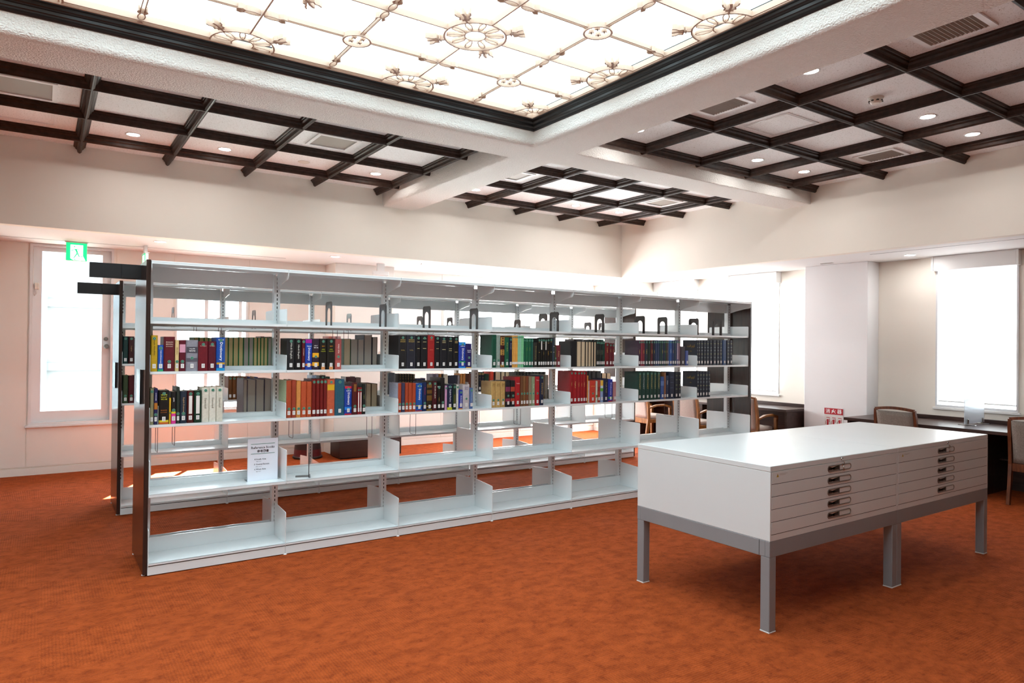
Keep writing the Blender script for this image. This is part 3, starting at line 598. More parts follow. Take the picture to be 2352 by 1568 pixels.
BOOKS={
'N1U':[
 (0.615,0.043,0.247,'mustard yellow hardback','#BE9A1E','L T v:#6B5A20:.45:.9:Bangla Abhidhan'),
 (0.659,0.036,0.181,'short royal blue dictionary','#1C4FA8','L T v:#FFFFFF:.3:.8:Oxford Dictionary b:.0:.08:#2FA36B'),
 (0.695,0.07,0.239,'wide maroon dictionary','#5E1620','L B h:#D8B8A8:.78:ENGLISH/BENGALI/DICTIONARY'),
 (0.767,0.025,0.217,'thin cream book','#D9BE86','L B v:#8A6A30:.4:.9:Abhidhan'),
 (0.792,0.043,0.217,'maroon book with pink panel','#5A1022','L B b:.6:.86:#D69AB0'),
 (0.836,0.079,0.218,'wide silver grey book','#8C8A94','L M b:.58:.78:#4A4852 h:#FFFFFF:.68:আধুনিক/বাংলা b:.3:.42:#5C5A64'),
 (0.916,0.065,0.209,'deep crimson hardback','#6A1420','L T h:#C99A90:.84:Bengali'),
 (0.982,0.053,0.21,'dark wine-red hardback','#561322','L T h:#C99A90:.84:Bengali'),
 (1.036,0.061,0.239,'tall bright blue dictionary','#144A9E','L T h:#FFFFFF:.93:Oxford v:#FFFFFF:.3:.85:Dictionary b:.19:.25:#C99A20 b:0:.08:#1990C8'),
],
'N1L':[
 (0.613,0.024,0.247,'sage grey hardback','#8C8A68','L T'),
 (0.638,0.024,0.246,'navy book with orange band','#232350','L B v:#E0E0F0:.6:.95:CONCISE b:.42:.6:#B8722A'),
 (0.663,0.004,0.126,'tiny slim white booklet','#C8D0C8',''),
 (0.667,0.065,0.232,'wide black book with yellow script','#171512','L T h:#C8C832:.8:বাংলা/ইংরেজি/কোষ h:#B86A28:.38:ADVANCED/DICTIONARY b:.0:.06:#C8622A b:.06:.12:#D8C830'),
 (0.733,0.012,0.179,'thin yellow booklet','#D8A828','M'),
 (0.745,0.032,0.221,'black book with pink base','#1D1B1A','L M v:#FFFFFF:.55:.95:guide b:.0:.32:#D83890 b:.32:.38:#E0D020'),
 (0.778,0.023,0.253,'tall dark green-grey book','#2A322C','L B'),
 (0.802,0.044,0.224,'slate navy hardback','#24303E','L B v:#B89A70:.3:.8:English Dictionary'),
 (0.847,0.045,0.225,'maroon book with white strip','#4A1616','L T b2:.28:.84:#E8E4DE'),
 (0.893,0.049,0.225,'dark green book with white strip','#0F3322','L T b2:.28:.84:#E8E4DE'),
 (0.944,0.048,0.246,'first white paperback of the trio','#D8D4C6','T v:#807A6A:.4:.7:Samsad'),
 (0.993,0.047,0.247,'middle white paperback of the trio','#DAD7CA','T v:#807A6A:.4:.7:Samsad'),
 (1.041,0.044,0.247,'last white paperback of the trio','#D6D3C4','T v:#807A6A:.4:.7:Samsad'),
],
'N1UR':[
 (0.937,0.032,0.238,'green cloth','#237A40','R'),
 (0.973,0.033,0.238,'green cloth','#237A40','R'),
 (1.009,0.029,0.237,'green cloth','#237A40','R'),
 (1.041,0.051,0.236,'green cloth','#237A40','R'),
 (1.147,0.033,0.242,'green cloth','#237A40','R'),
 (1.181,0.035,0.241,'green cloth','#237A40','R'),
 (1.217,0.038,0.241,'green cloth','#237A40','R'),
 (1.256,0.034,0.242,'green cloth','#237A40','R'),
 (1.292,0.039,0.242,'green cloth','#237A40','R2'),
 (1.331,0.035,0.242,'green cloth','#237A40','R2'),
 (1.367,0.028,0.243,'green cloth','#237A40','R'),
 (1.397,0.023,0.243,'green cloth','#237A40','R'),
 (1.421,0.025,0.243,'green cloth','#237A40','R'),
 (1.447,0.027,0.244,'green cloth','#237A40','R'),
 (1.475,0.031,0.243,'green cloth','#237A40','R2'),
],
'N1LR':[
 (1.293,0.03,0.278,'grey','#6A6470','R3'),
 (1.324,0.063,0.275,'grey','#6A6470','R3'),
 (1.388,0.063,0.276,'grey','#6A6470','R3'),
 (1.454,0.053,0.278,'grey','#6A6470','R3'),
],
'N2U':[
 (1.528,0.061,0.24,'wide charcoal hardback','#1E1F20','L T v:#C8C8C0:.35:.85:Hindi English'),
 (1.59,0.052,0.239,'black hardback','#0E0E10','L T v:#D8D8D0:.35:.8:Hindi English'),
 (1.643,0.026,0.237,'thin maroon hardback','#5A1219','L T v:#E8D0C0:.35:.8:Hindi English'),
 (1.67,0.054,0.233,'blue dictionary with magenta top','#1A3FA0','L b:.88:1:#A01890 h:#FFFFFF:.78:Oxford v:#FFFFFF:.3:.72:Dictionary b:.13:.2:#D07828'),
 (1.724,0.056,0.24,'purple book with yellow panels','#2E2030','L M b:.4:.54:#E8A820 b:.12:.24:#E8A820 h:#F0F0F0:.74:হিন্দি/কোষ'),
 (1.782,0.06,0.241,'black dictionary with green script','#15130E','L T h:#C8822A:.75:बृहत h:#B8C030:.62:हिन्दी/शब्दकोश b3:.0:.1:#D89058'),
 (1.843,0.065,0.242,'wider black dictionary with green script','#17150F','L T h:#C8822A:.75:बृहत h:#B8C030:.62:हिन्दी/शब्दकोश b3:.0:.1:#D89058'),
 (1.915,0.054,0.239,'dusty rose hardback','#9A4A48','L M v:#F0D8D0:.45:.92:वाक्य कोश b:0:.3:#B05850'),
],
'N2L':[
 (1.526,0.039,0.284,'terracotta hardback beside the bracket','#A8482A','L B'),
 (1.566,0.036,0.285,'brick red hardback','#9A3E2A','L B'),
 (1.603,0.036,0.279,'light orange hardback','#D08A48','L B'),
 (1.64,0.042,0.273,'terracotta hardback after the orange one','#B8502E','L B'),
 (1.684,0.041,0.272,'bright terracotta hardback','#B4502C','L B'),
 (1.725,0.032,0.289,'leftmost dark red volume of four','#6E1A16','L T'),
 (1.758,0.029,0.289,'second dark red volume of four','#721A16','L T'),
 (1.788,0.028,0.289,'third dark red volume of four','#701816','L T'),
 (1.817,0.029,0.289,'last dark red volume of four','#701A18','L T'),
 (1.847,0.063,0.286,'salmon book with yellow band','#BE5A3C','L T b:.7:.86:#D8A820'),
 (1.912,0.079,0.285,'wide teal blue cloth book','#24566A','L T'),
 (1.993,0.063,0.228,'short blue dictionary with red top','#173C98','L T b:.92:1:#C82A38 h:#FFFFFF:.84:Oxford v:#FFFFFF:.35:.78:Dictionary b:.18:.28:#2480D8 b:.0:.05:#B01830'),
 (2.057,0.044,0.256,'maroon book with gold top','#4E1818','L B b2:.72:.95:#8A5A2A'),
 (2.103,0.019,0.216,'first thin red and white book','#8A1820','L T b2:.2:.82:#E8D8D0'),
 (2.122,0.019,0.216,'second thin red and white book','#8A1820','L T b2:.2:.82:#E8D8D0'),
 (2.142,0.031,0.242,'black green-lettered book','#141C18','L B v:#8A8A40:.4:.75:Lughat'),
],
'N2UR':[
 (2.099,0.06,0.244,'green cover','#1F5A30','F'),
 (2.161,0.062,0.241,'light grey','#8A8680','R3'),
 (2.225,0.054,0.24,'light grey','#8A8C90','R3'),
 (2.28,0.071,0.281,'navy','#1A2030','R3'),
 (2.354,0.047,0.262,'tan','#2A2620','R2'),
],
'N2LR':[
 (2.303,0.046,0.222,'brown','#55401E','F'),
 (2.35,0.055,0.22,'brown','#50391C','F'),
],
'N3U':[
 (2.455,0.074,0.281,'wide black hardback','#1A1A1C','L T h:#B89A50:.83:PERSIAN/ENGLISH h:#B89A50:.55:VOL'),
 (2.53,0.085,0.282,'wide charcoal navy hardback','#23242E','L T h:#B89A50:.83:PERSIAN/ENGLISH h:#B89A50:.55:VOL'),
 (2.617,0.046,0.279,'first slim black gold-titled volume','#0D0D12','L T g:.9:#D8C890 g:.8:#D8C890 g:.6:#D8C890'),
 (2.664,0.066,0.28,'second black gold-titled volume','#101014','L T g:.9:#D8C890 g:.8:#D8C890 g:.6:#D8C890'),
 (2.731,0.067,0.285,'red hardback among black volumes','#9A2020','L T g:.85:#C86850 g:.55:#C86850'),
 (2.802,0.051,0.279,'slim black volume right of the red','#101014','L T g:.8:#C8B880 g:.6:#C8B880'),
 (2.854,0.071,0.276,'broad black gold-titled volume','#15161C','L T g:.85:#D8C890 g:.8:#D8C890 g:.58:#D8C890'),
 (2.927,0.059,0.279,'black volume with mid gold lines','#101114','L T g:.84:#D8C890 g:.6:#D8C890 g:.54:#D8C890'),
 (2.987,0.056,0.276,'last black gold-titled volume','#0D0D10','L T g:.84:#D8B870 g:.8:#D8B870 g:.5:#D8B870'),
 (3.044,0.073,0.23,'blue dictionary with pale blue top','#1C389C','L T b:.88:1:#1E8AD8 h:#FFFFFF:.84:Oxford v:#FFFFFF:.3:.75:Dictionary b:.2:.26:#1E8A50 b:0:.05:#1E8AD8'),
 (3.119,0.059,0.217,'indigo book with yellow base','#221B5A','L M h:#E8E8F8:.68:ENGLISH/URDU b:0:.03:#E0A820'),
 (3.179,0.011,0.17,'thin white booklet','#C8CCC8',''),
],
'N3L':[
 (2.446,0.03,0.243,'orange volume beside the bracket','#A84428','L B'),
 (2.477,0.033,0.243,'grey-violet volume among orange ones','#3C3A54','L B'),
 (2.511,0.031,0.242,'orange volume right of the violet','#A84428','L B'),
 (2.544,0.033,0.241,'second orange volume right of violet','#AA4628','L B'),
 (2.578,0.036,0.24,'third orange volume right of violet','#A84426','L B'),
 (2.615,0.063,0.237,'blue dictionary with olive band','#15509E','L T h:#FFFFFF:.9:Oxford v:#FFFFFF:.4:.8:Dictionary b:.18:.22:#A09A20 b:.0:.04:#982A30'),
 (2.68,0.037,0.245,'navy book with red lettering','#16234C','L B v:#B83048:.5:.9:Rajasthani'),
 (2.719,0.055,0.254,'black book with broad gold bands','#221A0C','L T b:.78:.9:#6A4A1C b:.58:.7:#6A4A1C b:.34:.52:#6A4A1C b:.14:.16:#C89A38 b:.02:.04:#C89A38'),
 (2.775,0.047,0.252,'maroon white-lettered book','#421018','L T v:#E8E0D0:.4:.85:Sindhi English'),
 (2.823,0.031,0.218,'black book with gold title','#14120E','L T v:#B89A40:.25:.62:Lughat b:.92:.95:#C8D8D0'),
 (2.855,0.043,0.28,'tall plain black book','#0C0C0C','L B'),
 (2.9,0.022,0.211,'thin pink book','#C895B8','T'),
 (2.923,0.053,0.221,'navy book with yellow base','#16203C','L T h:#FFFFFF:.9:Oxford v:#E8E8F0:.3:.8:English Pashto b:.0:.1:#C8C828'),
 (2.977,0.038,0.219,'dark green gold-printed book','#122A22','L T b2:.25:.6:#4A4A1C'),
 (3.016,0.023,0.216,'white black-lettered book','#D0CEC4','T v:#303030:.5:.9:Pashto'),
 (3.041,0.042,0.169,'small blue dictionary','#1C2F98','L T v:#FFFFFF:.3:.7:Dictionary b:.0:.05:#D88A28'),
 (3.084,0.07,0.216,'pale grey paperback','#B8B0B4','L M h:#40408A:.85:English/Dari'),
 (3.155,0.035,0.184,'thin steel blue book','#4A6698','L T v:#A8C0E0:.3:.8:Dictionary'),
],
'N4U':[
 (3.359,0.051,0.3,'wide dark green hardback','#0F4A36','L B h:#4A8A70:.9:Encyclopaedia'),
 (3.412,0.043,0.296,'light grey-green book','#8A9A90','L B'),
 (3.456,0.048,0.285,'ornate maroon gold-patterned book','#3E1219','L o:.72:.98:#A8803C o:.4:.58:#A8803C o:.02:.1:#A8803C'),
 (3.506,0.048,0.278,'green hardback','#10553A','L B v:#8AA860:.5:.85:Kurdish'),
 (3.555,0.034,0.279,'slim navy hardback','#141A38','L T v:#A8A8C0:.5:.9:Kurdish'),
 (3.59,0.016,0.295,'apricot','#E0A550','T2'),
 (3.607,0.014,0.296,'apricot','#E2A855','T2'),
 (3.622,0.015,0.296,'apricot','#E0A24E','T2'),
 (3.638,0.017,0.296,'apricot','#E5A850','T2'),
 (3.656,0.018,0.296,'mint','#8FC8A8','T2'),
 (3.674,0.017,0.297,'mint','#96CCAE','T2'),
 (3.692,0.014,0.297,'mint','#86CC9A','T2'),
 (3.707,0.015,0.297,'mint','#82CC94','T2'),
 (3.724,0.02,0.273,'first green','#155A40','L T'),
 (3.745,0.031,0.273,'second green','#17603F','L T v:#7A9A40:.4:.85:Lughat'),
 (3.778,0.034,0.274,'third green','#155A3C','L T v:#7A9A40:.4:.85:Lughat'),
 (3.814,0.024,0.272,'fourth green','#17584A','L T'),
 (3.844,0.054,0.234,'short charcoal gold-lettered book','#2A2A26','L v:#8A7A48:.3:.85:Dictionary'),
 (3.899,0.029,0.277,'first slim black','#121410','L T g:.85:#B89848 g:.5:#B89848'),
 (3.93,0.026,0.278,'black white-striped','#121410','L T b2:.6:.92:#E8E8E0'),
 (3.957,0.026,0.277,'slim black between white-striped','#141410','L T g:.82:#B89848 v:#B89848:.35:.6:Lughat'),
 (3.984,0.023,0.275,'second black white-striped','#121414','L T b2:.6:.92:#E8E8E0'),
 (4.009,0.036,0.279,'black gold-titled','#16120E','L T g:.82:#C89848 v:#C89848:.35:.6:Lughat'),
 (4.046,0.032,0.283,'black with two gold lines','#13120F','L T g:.85:#C8A858 g:.5:#C8A858'),
 (4.079,0.029,0.282,'blue-grey backed black','#2E3A44','L g:.7:#C8C8B8 g:.5:#C8C8B8'),
 (4.111,0.02,0.198,'thin olive brown booklet','#4A4228','L M'),
 (4.131,0.053,0.213,'short rose maroon book','#6A242C','L v:#C8946A:.3:.9:Atlas'),
],
'N4L':[
 (3.378,0.044,0.238,'first tan volume of three','#B8955A','L B h:#7A5A28:.86:THE/HISTORY'),
 (3.424,0.059,0.237,'second tan volume of three','#BC9A5E','L B h:#7A5A28:.86:THE/HISTORY'),
 (3.484,0.051,0.236,'third tan volume of three','#B8965A','L B h:#7A5A28:.86:THE/HISTORY'),
 (3.538,0.058,0.243,'black book with magenta panels','#1A1518','L M b:.58:.76:#7A2A4A b:.2:.32:#8A2A40'),
 (3.597,0.05,0.242,'black book with orange panels','#1A1516','L M b:.58:.76:#A83C28 b:.2:.32:#A83C28'),
 (3.649,0.059,0.274,'bright red paperback','#A8161E','L M h:#F0D0D0:.78:Turkish'),
 (3.709,0.03,0.278,'slim brown volume','#6A4228','L M'),
 (3.74,0.03,0.28,'light brown volume','#7E5632','L M'),
 (3.771,0.035,0.279,'reddish brown volume','#744028','L M'),
 (3.808,0.033,0.277,'taupe volume','#8A7A62','L M'),
 (3.842,0.04,0.274,'sage green volume','#8A9A78','L M v:#C8D0B0:.45:.9:Turk'),
 (3.883,0.056,0.273,'second bright red book','#A82028','L M h:#E8C8C0:.88:Turkce'),
 (3.94,0.046,0.285,'tall navy gold-lettered book','#141E38','L T v:#C8A860:.25:.85:Dictionary'),
],
'N4LR':[
 (4.224,0.044,0.268,'tan','#6A5838','R2'),
],
'N5U':[
 (4.313,0.08,0.254,'wide black hardback','#0D1014',''),
 (4.394,0.06,0.252,'first','#0D0D0F','P'),
 (4.456,0.053,0.251,'second','#0D0D0F','P'),
 (4.51,0.035,0.25,'third','#0D0D0F','P'),
 (4.547,0.04,0.25,'fourth','#0D0D0F','P'),
 (4.588,0.032,0.249,'fifth','#0D0D0F','P'),
 (4.622,0.031,0.249,'sixth','#0D0D0F','P'),
 (4.654,0.023,0.262,'first thin striped dark','#1E2420','L T v:#A8A890:.3:.8:Turkmen'),
 (4.678,0.022,0.261,'second thin striped dark','#1C221E','L T v:#A8A890:.3:.8:Turkmen'),
 (4.701,0.025,0.259,'third thin striped dark','#1A2422','L T v:#A8A890:.3:.8:Turkmen'),
 (4.727,0.021,0.259,'fourth thin striped dark','#1A2A24','L T v:#A8A890:.3:.8:Turkmen'),
 (4.748,0.02,0.259,'fifth thin striped dark green','#164034','L T'),
 (4.771,0.057,0.242,'first red gold-titled','#6A1418','L T v:#C8A060:.5:.85:Lugat'),
 (4.83,0.036,0.238,'second red gold-titled','#5E1420','L T v:#C8A060:.5:.85:Lugat'),
 (4.868,0.034,0.236,'third red gold-titled','#64121C','L T v:#C8A060:.5:.85:Lugat'),
],
'N5L':[
 (4.309,0.033,0.321,'first scarlet','#94101A','L T v:#D8A868:.5:.7:Uyghur'),
 (4.343,0.056,0.32,'second scarlet','#9A101A','L T v:#E0C080:.45:.7:Uyghur'),
 (4.4,0.038,0.319,'third scarlet','#98101C','L T v:#D8A868:.45:.7:Uyghur'),
 (4.44,0.031,0.319,'fourth scarlet','#960E1A','L T v:#D8A868:.45:.7:Uyghur'),
 (4.472,0.039,0.319,'fifth scarlet','#9A121A','L T v:#E0C080:.45:.7:Uyghur'),
 (4.512,0.02,0.314,'thin crimson','#7A1018','L'),
 (4.534,0.013,0.274,'thin orange booklet','#D89040',''),
 (4.549,0.017,0.218,'thin white pamphlet','#C8BEBE',''),
 (4.568,0.085,0.219,'bright orange-red book','#C23A28','L M h:#E8A048:.75:KITAB'),
 (4.654,0.02,0.216,'thin white and green booklet','#C8D0C0','L b:.2:.35:#4A7A3A'),
 (4.675,0.037,0.224,'red and brown patterned book','#A83A28','L b:.5:.7:#8A2418 b:.1:.2:#6A5A28'),
 (4.714,0.04,0.222,'light blue book with yellow top','#8AA0C8','L b:.75:1:#E0B040 b:.5:.64:#5AA82A b:.64:.75:#C8D8E0'),
 (4.756,0.063,0.238,'navy book with tan lettering','#161E40','L v:#A89870:.35:.9:Tojik Rusi'),
 (4.822,0.062,0.229,'blue dictionary with green base','#24309A','L v:#C8D0F0:.3:.85:Dictionary b:.14:.22:#1E8A3C b:0:.05:#A02028'),
 (4.892,0.04,0.204,'dusty pink book','#A87478','L'),
],
'N6U':[
 (5.235,0.039,0.273,'purple gold-lettered','#3A2238','L T v:#D8C050:.25:.85:Lughat'),
 (5.275,0.025,0.274,'rose red','#8A2A3A','L T'),
 (5.301,0.035,0.274,'red yellow-lettered','#7A1C2C','L T v:#D8C050:.25:.85:Lughat'),
 (5.339,0.045,0.275,'navy and green','#1E2A38','L T v:#D8C050:.25:.85:Lughat'),
 (5.386,0.041,0.275,'dark green','#12281E','L T'),
 (5.429,0.036,0.276,'maroon','#5A1820','L T v:#D8C050:.25:.85:Lughat'),
 (5.467,0.03,0.276,'black-navy','#14182A','L T v:#D8C050:.25:.85:Lughat'),
 (5.498,0.035,0.277,'slate blue','#243658','L T'),
 (5.535,0.03,0.277,'steel navy','#26385C','L T'),
 (5.567,0.021,0.278,'dark teal','#16343C','L T'),
 (5.59,0.035,0.278,'deep green','#1A3A38','L T v:#D8C050:.25:.85:Lughat'),
 (5.627,0.022,0.278,'yellow-lettered navy','#1A2448','L T v:#D8C050:.25:.85:Lughat'),
 (5.651,0.021,0.279,'yellow-lettered green','#1C3A30','L T v:#D8C050:.25:.85:Lughat'),
 (5.674,0.022,0.279,'brown gold-lettered','#4A3424','L T v:#D8C050:.25:.85:Lughat'),
 (5.698,0.021,0.279,'thin grey-blue','#44506E','L T'),
 (5.72,0.041,0.28,'bright blue','#2A5298','L T v:#B8D8F0:.3:.85:Lughat'),
 (5.763,0.031,0.28,'dark blue gold-lettered','#1E3060','L T v:#D8C050:.25:.85:Lughat'),
 (5.796,0.036,0.281,'teal-navy','#1C3850','L T'),
 (5.834,0.032,0.281,'blue-grey pink-striped','#5A5A80','L T b2:.25:.9:#C8B0B8'),
 (5.868,0.023,0.281,'mauve','#7A5468','L T'),
 (5.896,0.084,0.214,'short wide charcoal book','#38323A','L'),
 (5.984,0.044,0.166,'short periwinkle blue book','#4A5A9A','L'),
],
'N6L':[
 (5.233,0.055,0.301,'first dark green','#103A30','L T v:#B8B070:.38:.92:DICTIONARY'),
 (5.29,0.059,0.301,'second dark green, silver-lettered','#103830','L T v:#A8B8B8:.38:.92:DICTIONARY'),
 (5.351,0.061,0.302,'third dark green','#10382E','L T v:#A89850:.38:.92:DICTIONARY'),
 (5.413,0.053,0.301,'fourth dark green','#113A30','L T v:#B8B070:.38:.92:DICTIONARY'),
 (5.468,0.054,0.3,'fifth dark green','#103A30','L T v:#B8B070:.38:.92:DICTIONARY'),
 (5.524,0.061,0.301,'sixth dark green','#0F362C','L T v:#B8B070:.38:.92:DICTIONARY'),
 (5.587,0.054,0.244,'mid blue','#34508A','L b:.6:.8:#5A78B0'),
 (5.642,0.026,0.29,'brown and cream','#8A5A3A','L'),
 (5.671,0.043,0.255,'short navy white-lettered','#1C2A48','L v:#C8D8E8:.5:.9:Atlas'),
 (5.715,0.093,0.293,'wide navy','#141E38','L g:.8:#4A5A78 g:.6:#4A5A78 g:.4:#4A5A78'),
 (5.81,0.053,0.292,'first black-navy silver-banded','#0F1624','L g:.85:#8A9860 g:.7:#8A9860 g:.5:#8A9860 g:.35:#8A9860'),
 (5.864,0.052,0.291,'second black-navy silver-banded','#0F1622','L g:.85:#8A9860 g:.7:#8A9860 g:.5:#8A9860 g:.35:#8A9860'),
],
'N7U':[
 (6.163,0.023,0.287,'first dark navy silver-banded','#121A2A','L g:.85:#A8B070 g:.7:#98A8A8 g:.58:#98A8A8 g:.44:#A8B070 g:.3:#98A8A8 c'),
 (6.188,0.038,0.287,'second dark navy silver-banded','#121A2A','L g:.85:#A8B070 g:.7:#98A8A8 g:.58:#98A8A8 g:.44:#A8B070 g:.3:#98A8A8'),
 (6.228,0.054,0.288,'third dark navy silver-banded','#121A2A','L g:.85:#A8B070 g:.7:#98A8A8 g:.58:#98A8A8 g:.44:#A8B070 g:.3:#98A8A8'),
 (6.284,0.044,0.288,'fourth dark navy silver-banded','#121A2A','L g:.85:#A8B070 g:.7:#98A8A8 g:.58:#98A8A8 g:.44:#A8B070 g:.3:#98A8A8'),
 (6.33,0.055,0.289,'fifth dark navy silver-banded','#121A2A','L g:.85:#A8B070 g:.7:#98A8A8 g:.58:#98A8A8 g:.44:#A8B070 g:.3:#98A8A8'),
 (6.387,0.055,0.29,'sixth dark navy silver-banded','#121A2A','L g:.85:#A8B070 g:.7:#98A8A8 g:.58:#98A8A8 g:.44:#A8B070 g:.3:#98A8A8'),
 (6.444,0.066,0.291,'seventh dark navy silver-banded','#121A2A','L g:.85:#A8B070 g:.7:#98A8A8 g:.58:#98A8A8 g:.44:#A8B070 g:.3:#98A8A8'),
 (6.512,0.051,0.291,'eighth dark navy silver-banded','#121A2A','L g:.85:#A8B070 g:.7:#98A8A8 g:.58:#98A8A8 g:.44:#A8B070 g:.3:#98A8A8'),
 (6.565,0.052,0.292,'ninth dark navy silver-banded','#121A2A','L g:.85:#A8B070 g:.7:#98A8A8 g:.58:#98A8A8 g:.44:#A8B070 g:.3:#98A8A8'),
 (6.62,0.069,0.293,'tenth plain mid-blue','#27446E','L '),
 (6.691,0.061,0.294,'eleventh dark navy silver-banded','#121A2A','L g:.85:#A8B070 g:.7:#98A8A8 g:.58:#98A8A8 g:.44:#A8B070 g:.3:#98A8A8'),
 (6.753,0.05,0.294,'twelfth dark navy silver-banded','#121A2A','L g:.85:#A8B070 g:.7:#98A8A8 g:.58:#98A8A8 g:.44:#A8B070 g:.3:#98A8A8'),
],
'N7L':[
 (6.163,0.048,0.295,'first dark navy silver-banded','#121A2A','L g:.85:#A8B070 g:.7:#98A8A8 g:.58:#98A8A8 g:.44:#A8B070 g:.3:#98A8A8 c'),
 (6.214,0.049,0.295,'second dark navy silver-banded','#121A2A','L g:.85:#A8B070 g:.7:#98A8A8 g:.58:#98A8A8 g:.44:#A8B070 g:.3:#98A8A8'),
 (6.264,0.049,0.294,'third dark navy silver-banded','#121A2A','L g:.85:#A8B070 g:.7:#98A8A8 g:.58:#98A8A8 g:.44:#A8B070 g:.3:#98A8A8'),
 (6.315,0.049,0.293,'fourth dark navy silver-banded','#121A2A','L g:.85:#A8B070 g:.7:#98A8A8 g:.58:#98A8A8 g:.44:#A8B070 g:.3:#98A8A8'),
 (6.367,0.039,0.293,'fifth dark navy silver-banded','#121A2A','L g:.85:#A8B070 g:.7:#98A8A8 g:.58:#98A8A8 g:.44:#A8B070 g:.3:#98A8A8'),
],
'F1U':[
 (0.616,0.042,0.259,'dark teal','#1A3A38','L T'),
 (0.662,0.046,0.259,'dark brown-maroon','#3A1618','L T v:#A88A58:.3:.8:Lughat'),
 (0.719,0.043,0.248,'maroon','#4A161C','L'),
 (1.847,0.039,0.279,'first brown','#4A2A1E',''),
 (1.891,0.035,0.275,'second brown','#50301E',''),
 (1.93,0.035,0.276,'third brown','#4A2A1E',''),
],
'F1L':[
 (0.62,0.042,0.265,'olive green','#3A4A30','L B'),
 (0.666,0.046,0.261,'maroon','#4A1218','L B'),
 (0.719,0.039,0.26,'dark red','#4A1218','L'),
 (0.762,0.08,0.247,'crimson','#5A141E','L'),
 (1.521,0.037,0.239,'first caramel','#6A3E1A','L T'),
 (1.562,0.037,0.238,'second caramel','#6A3E1A','L T'),
 (1.603,0.037,0.237,'third caramel','#6E401C','L T'),
 (1.644,0.033,0.237,'fourth caramel','#6A3E1A','L T'),
 (1.682,0.034,0.232,'reddish brown','#5A2A1A',''),
 (1.72,0.03,0.231,'first blue','#1E2A60',''),
 (1.754,0.034,0.231,'tan and blue','#7A6048',''),
 (1.792,0.034,0.226,'second blue','#1C2860',''),
 (1.831,0.026,0.212,'small blue','#26406A',''),
],
'F2U':[
 (2.563,0.029,0.291,'salmon','#C87060',''),
 (2.597,0.044,0.292,'rose patterned','#C88A88',''),
 (2.645,0.054,0.293,'pale rose','#C09090',''),
],
'F2L':[
 (2.383,0.047,0.234,'light blue-grey','#8A9AB0',''),
 (2.444,0.067,0.233,'black green-stickered','#15181C','T'),
 (2.515,0.048,0.218,'dark green','#123024',''),
 (2.759,0.11,0.213,'wide maroon','#3E1A20',''),
 (2.874,0.061,0.202,'grey-mauve','#6A5450',''),
],
'F3L':[
 (3.258,0.086,0.25,'slate grey','#4A4E54',''),
 (3.355,0.034,0.234,'first black gold-banded','#14120E','g:.95:#A8883C g:.85:#A8883C g:.75:#A8883C g:.6:#A8883C'),
 (3.391,0.034,0.234,'second black gold-banded','#14120E','g:.95:#A8883C g:.85:#A8883C g:.75:#A8883C g:.6:#A8883C'),
 (3.427,0.034,0.233,'third black gold-banded','#14120E','g:.95:#A8883C g:.85:#A8883C g:.75:#A8883C g:.6:#A8883C'),
 (3.463,0.034,0.232,'fourth black gold-banded','#14120E','g:.95:#A8883C g:.85:#A8883C g:.75:#A8883C g:.6:#A8883C'),
 (3.5,0.034,0.232,'fifth black gold-banded','#14120E','g:.95:#A8883C g:.85:#A8883C g:.75:#A8883C g:.6:#A8883C'),
 (3.536,0.035,0.231,'sixth black gold-banded','#14120E','g:.95:#A8883C g:.85:#A8883C g:.75:#A8883C g:.6:#A8883C'),
 (3.582,0.136,0.179,'dark navy red-lettered','#182040',''),
 (3.831,0.035,0.227,'grey-violet','#5A5260',''),
 (3.872,0.035,0.227,'pale violet','#7A7280',''),
 (3.913,0.035,0.226,'orange-brown','#A06A30',''),
 (3.954,0.018,0.226,'thin black','#101010',''),
 (3.978,0.059,0.225,'cream white','#C8C0B0',''),
 (4.043,0.12,0.208,'wide navy titled','#1A2034','h:#A89860:.4:Lexicon'),
 (4.17,0.03,0.206,'light grey','#8A8288',''),
 (4.206,0.031,0.227,'first orange','#B87A40',''),
 (4.243,0.037,0.227,'second orange','#B87A40',''),
 (4.286,0.043,0.226,'brown','#5A2E20',''),
],
'F4L':[
 (4.429,0.031,0.245,'first navy gold-topped','#10182A','L b:.85:.95:#8A7240 g:.7:#8A7240 g:.55:#8A7240'),
 (4.466,0.038,0.245,'second navy gold-topped','#10182A','L b:.85:.95:#8A7240 g:.7:#8A7240 g:.55:#8A7240'),
 (4.511,0.038,0.244,'third navy gold-topped','#10182A','L b:.85:.95:#8A7240 g:.7:#8A7240 g:.55:#8A7240'),
 (4.556,0.064,0.216,'dark green','#123222',''),
 (4.632,0.058,0.248,'red and green','#C83A20','b:.0:.55:#1E8A30'),
 (4.717,0.079,0.241,'first cream fore-edged','#2A2620','P'),
 (4.802,0.06,0.241,'second cream fore-edged','#2A2620','P'),
 (4.868,0.06,0.24,'third cream fore-edged','#2A2620','P'),
 (5.037,0.048,0.238,'first black silver-banded','#131512','g:.95:#787A68 g:.85:#787A68 g:.7:#787A68'),
 (5.088,0.048,0.237,'second black silver-banded','#131512','g:.95:#787A68 g:.85:#787A68 g:.7:#787A68'),
 (5.141,0.048,0.236,'third black silver-banded','#131512','g:.95:#787A68 g:.85:#787A68 g:.7:#787A68'),
 (5.193,0.049,0.236,'fourth black silver-banded','#131512','g:.95:#787A68 g:.85:#787A68 g:.7:#787A68'),
 (5.246,0.049,0.235,'fifth black silver-banded','#131512','g:.95:#787A68 g:.85:#787A68 g:.7:#787A68'),
 (5.299,0.049,0.234,'sixth black silver-banded','#131512','g:.95:#787A68 g:.85:#787A68 g:.7:#787A68'),
 (5.353,0.05,0.234,'seventh black silver-banded','#131512','g:.95:#787A68 g:.85:#787A68 g:.7:#787A68'),
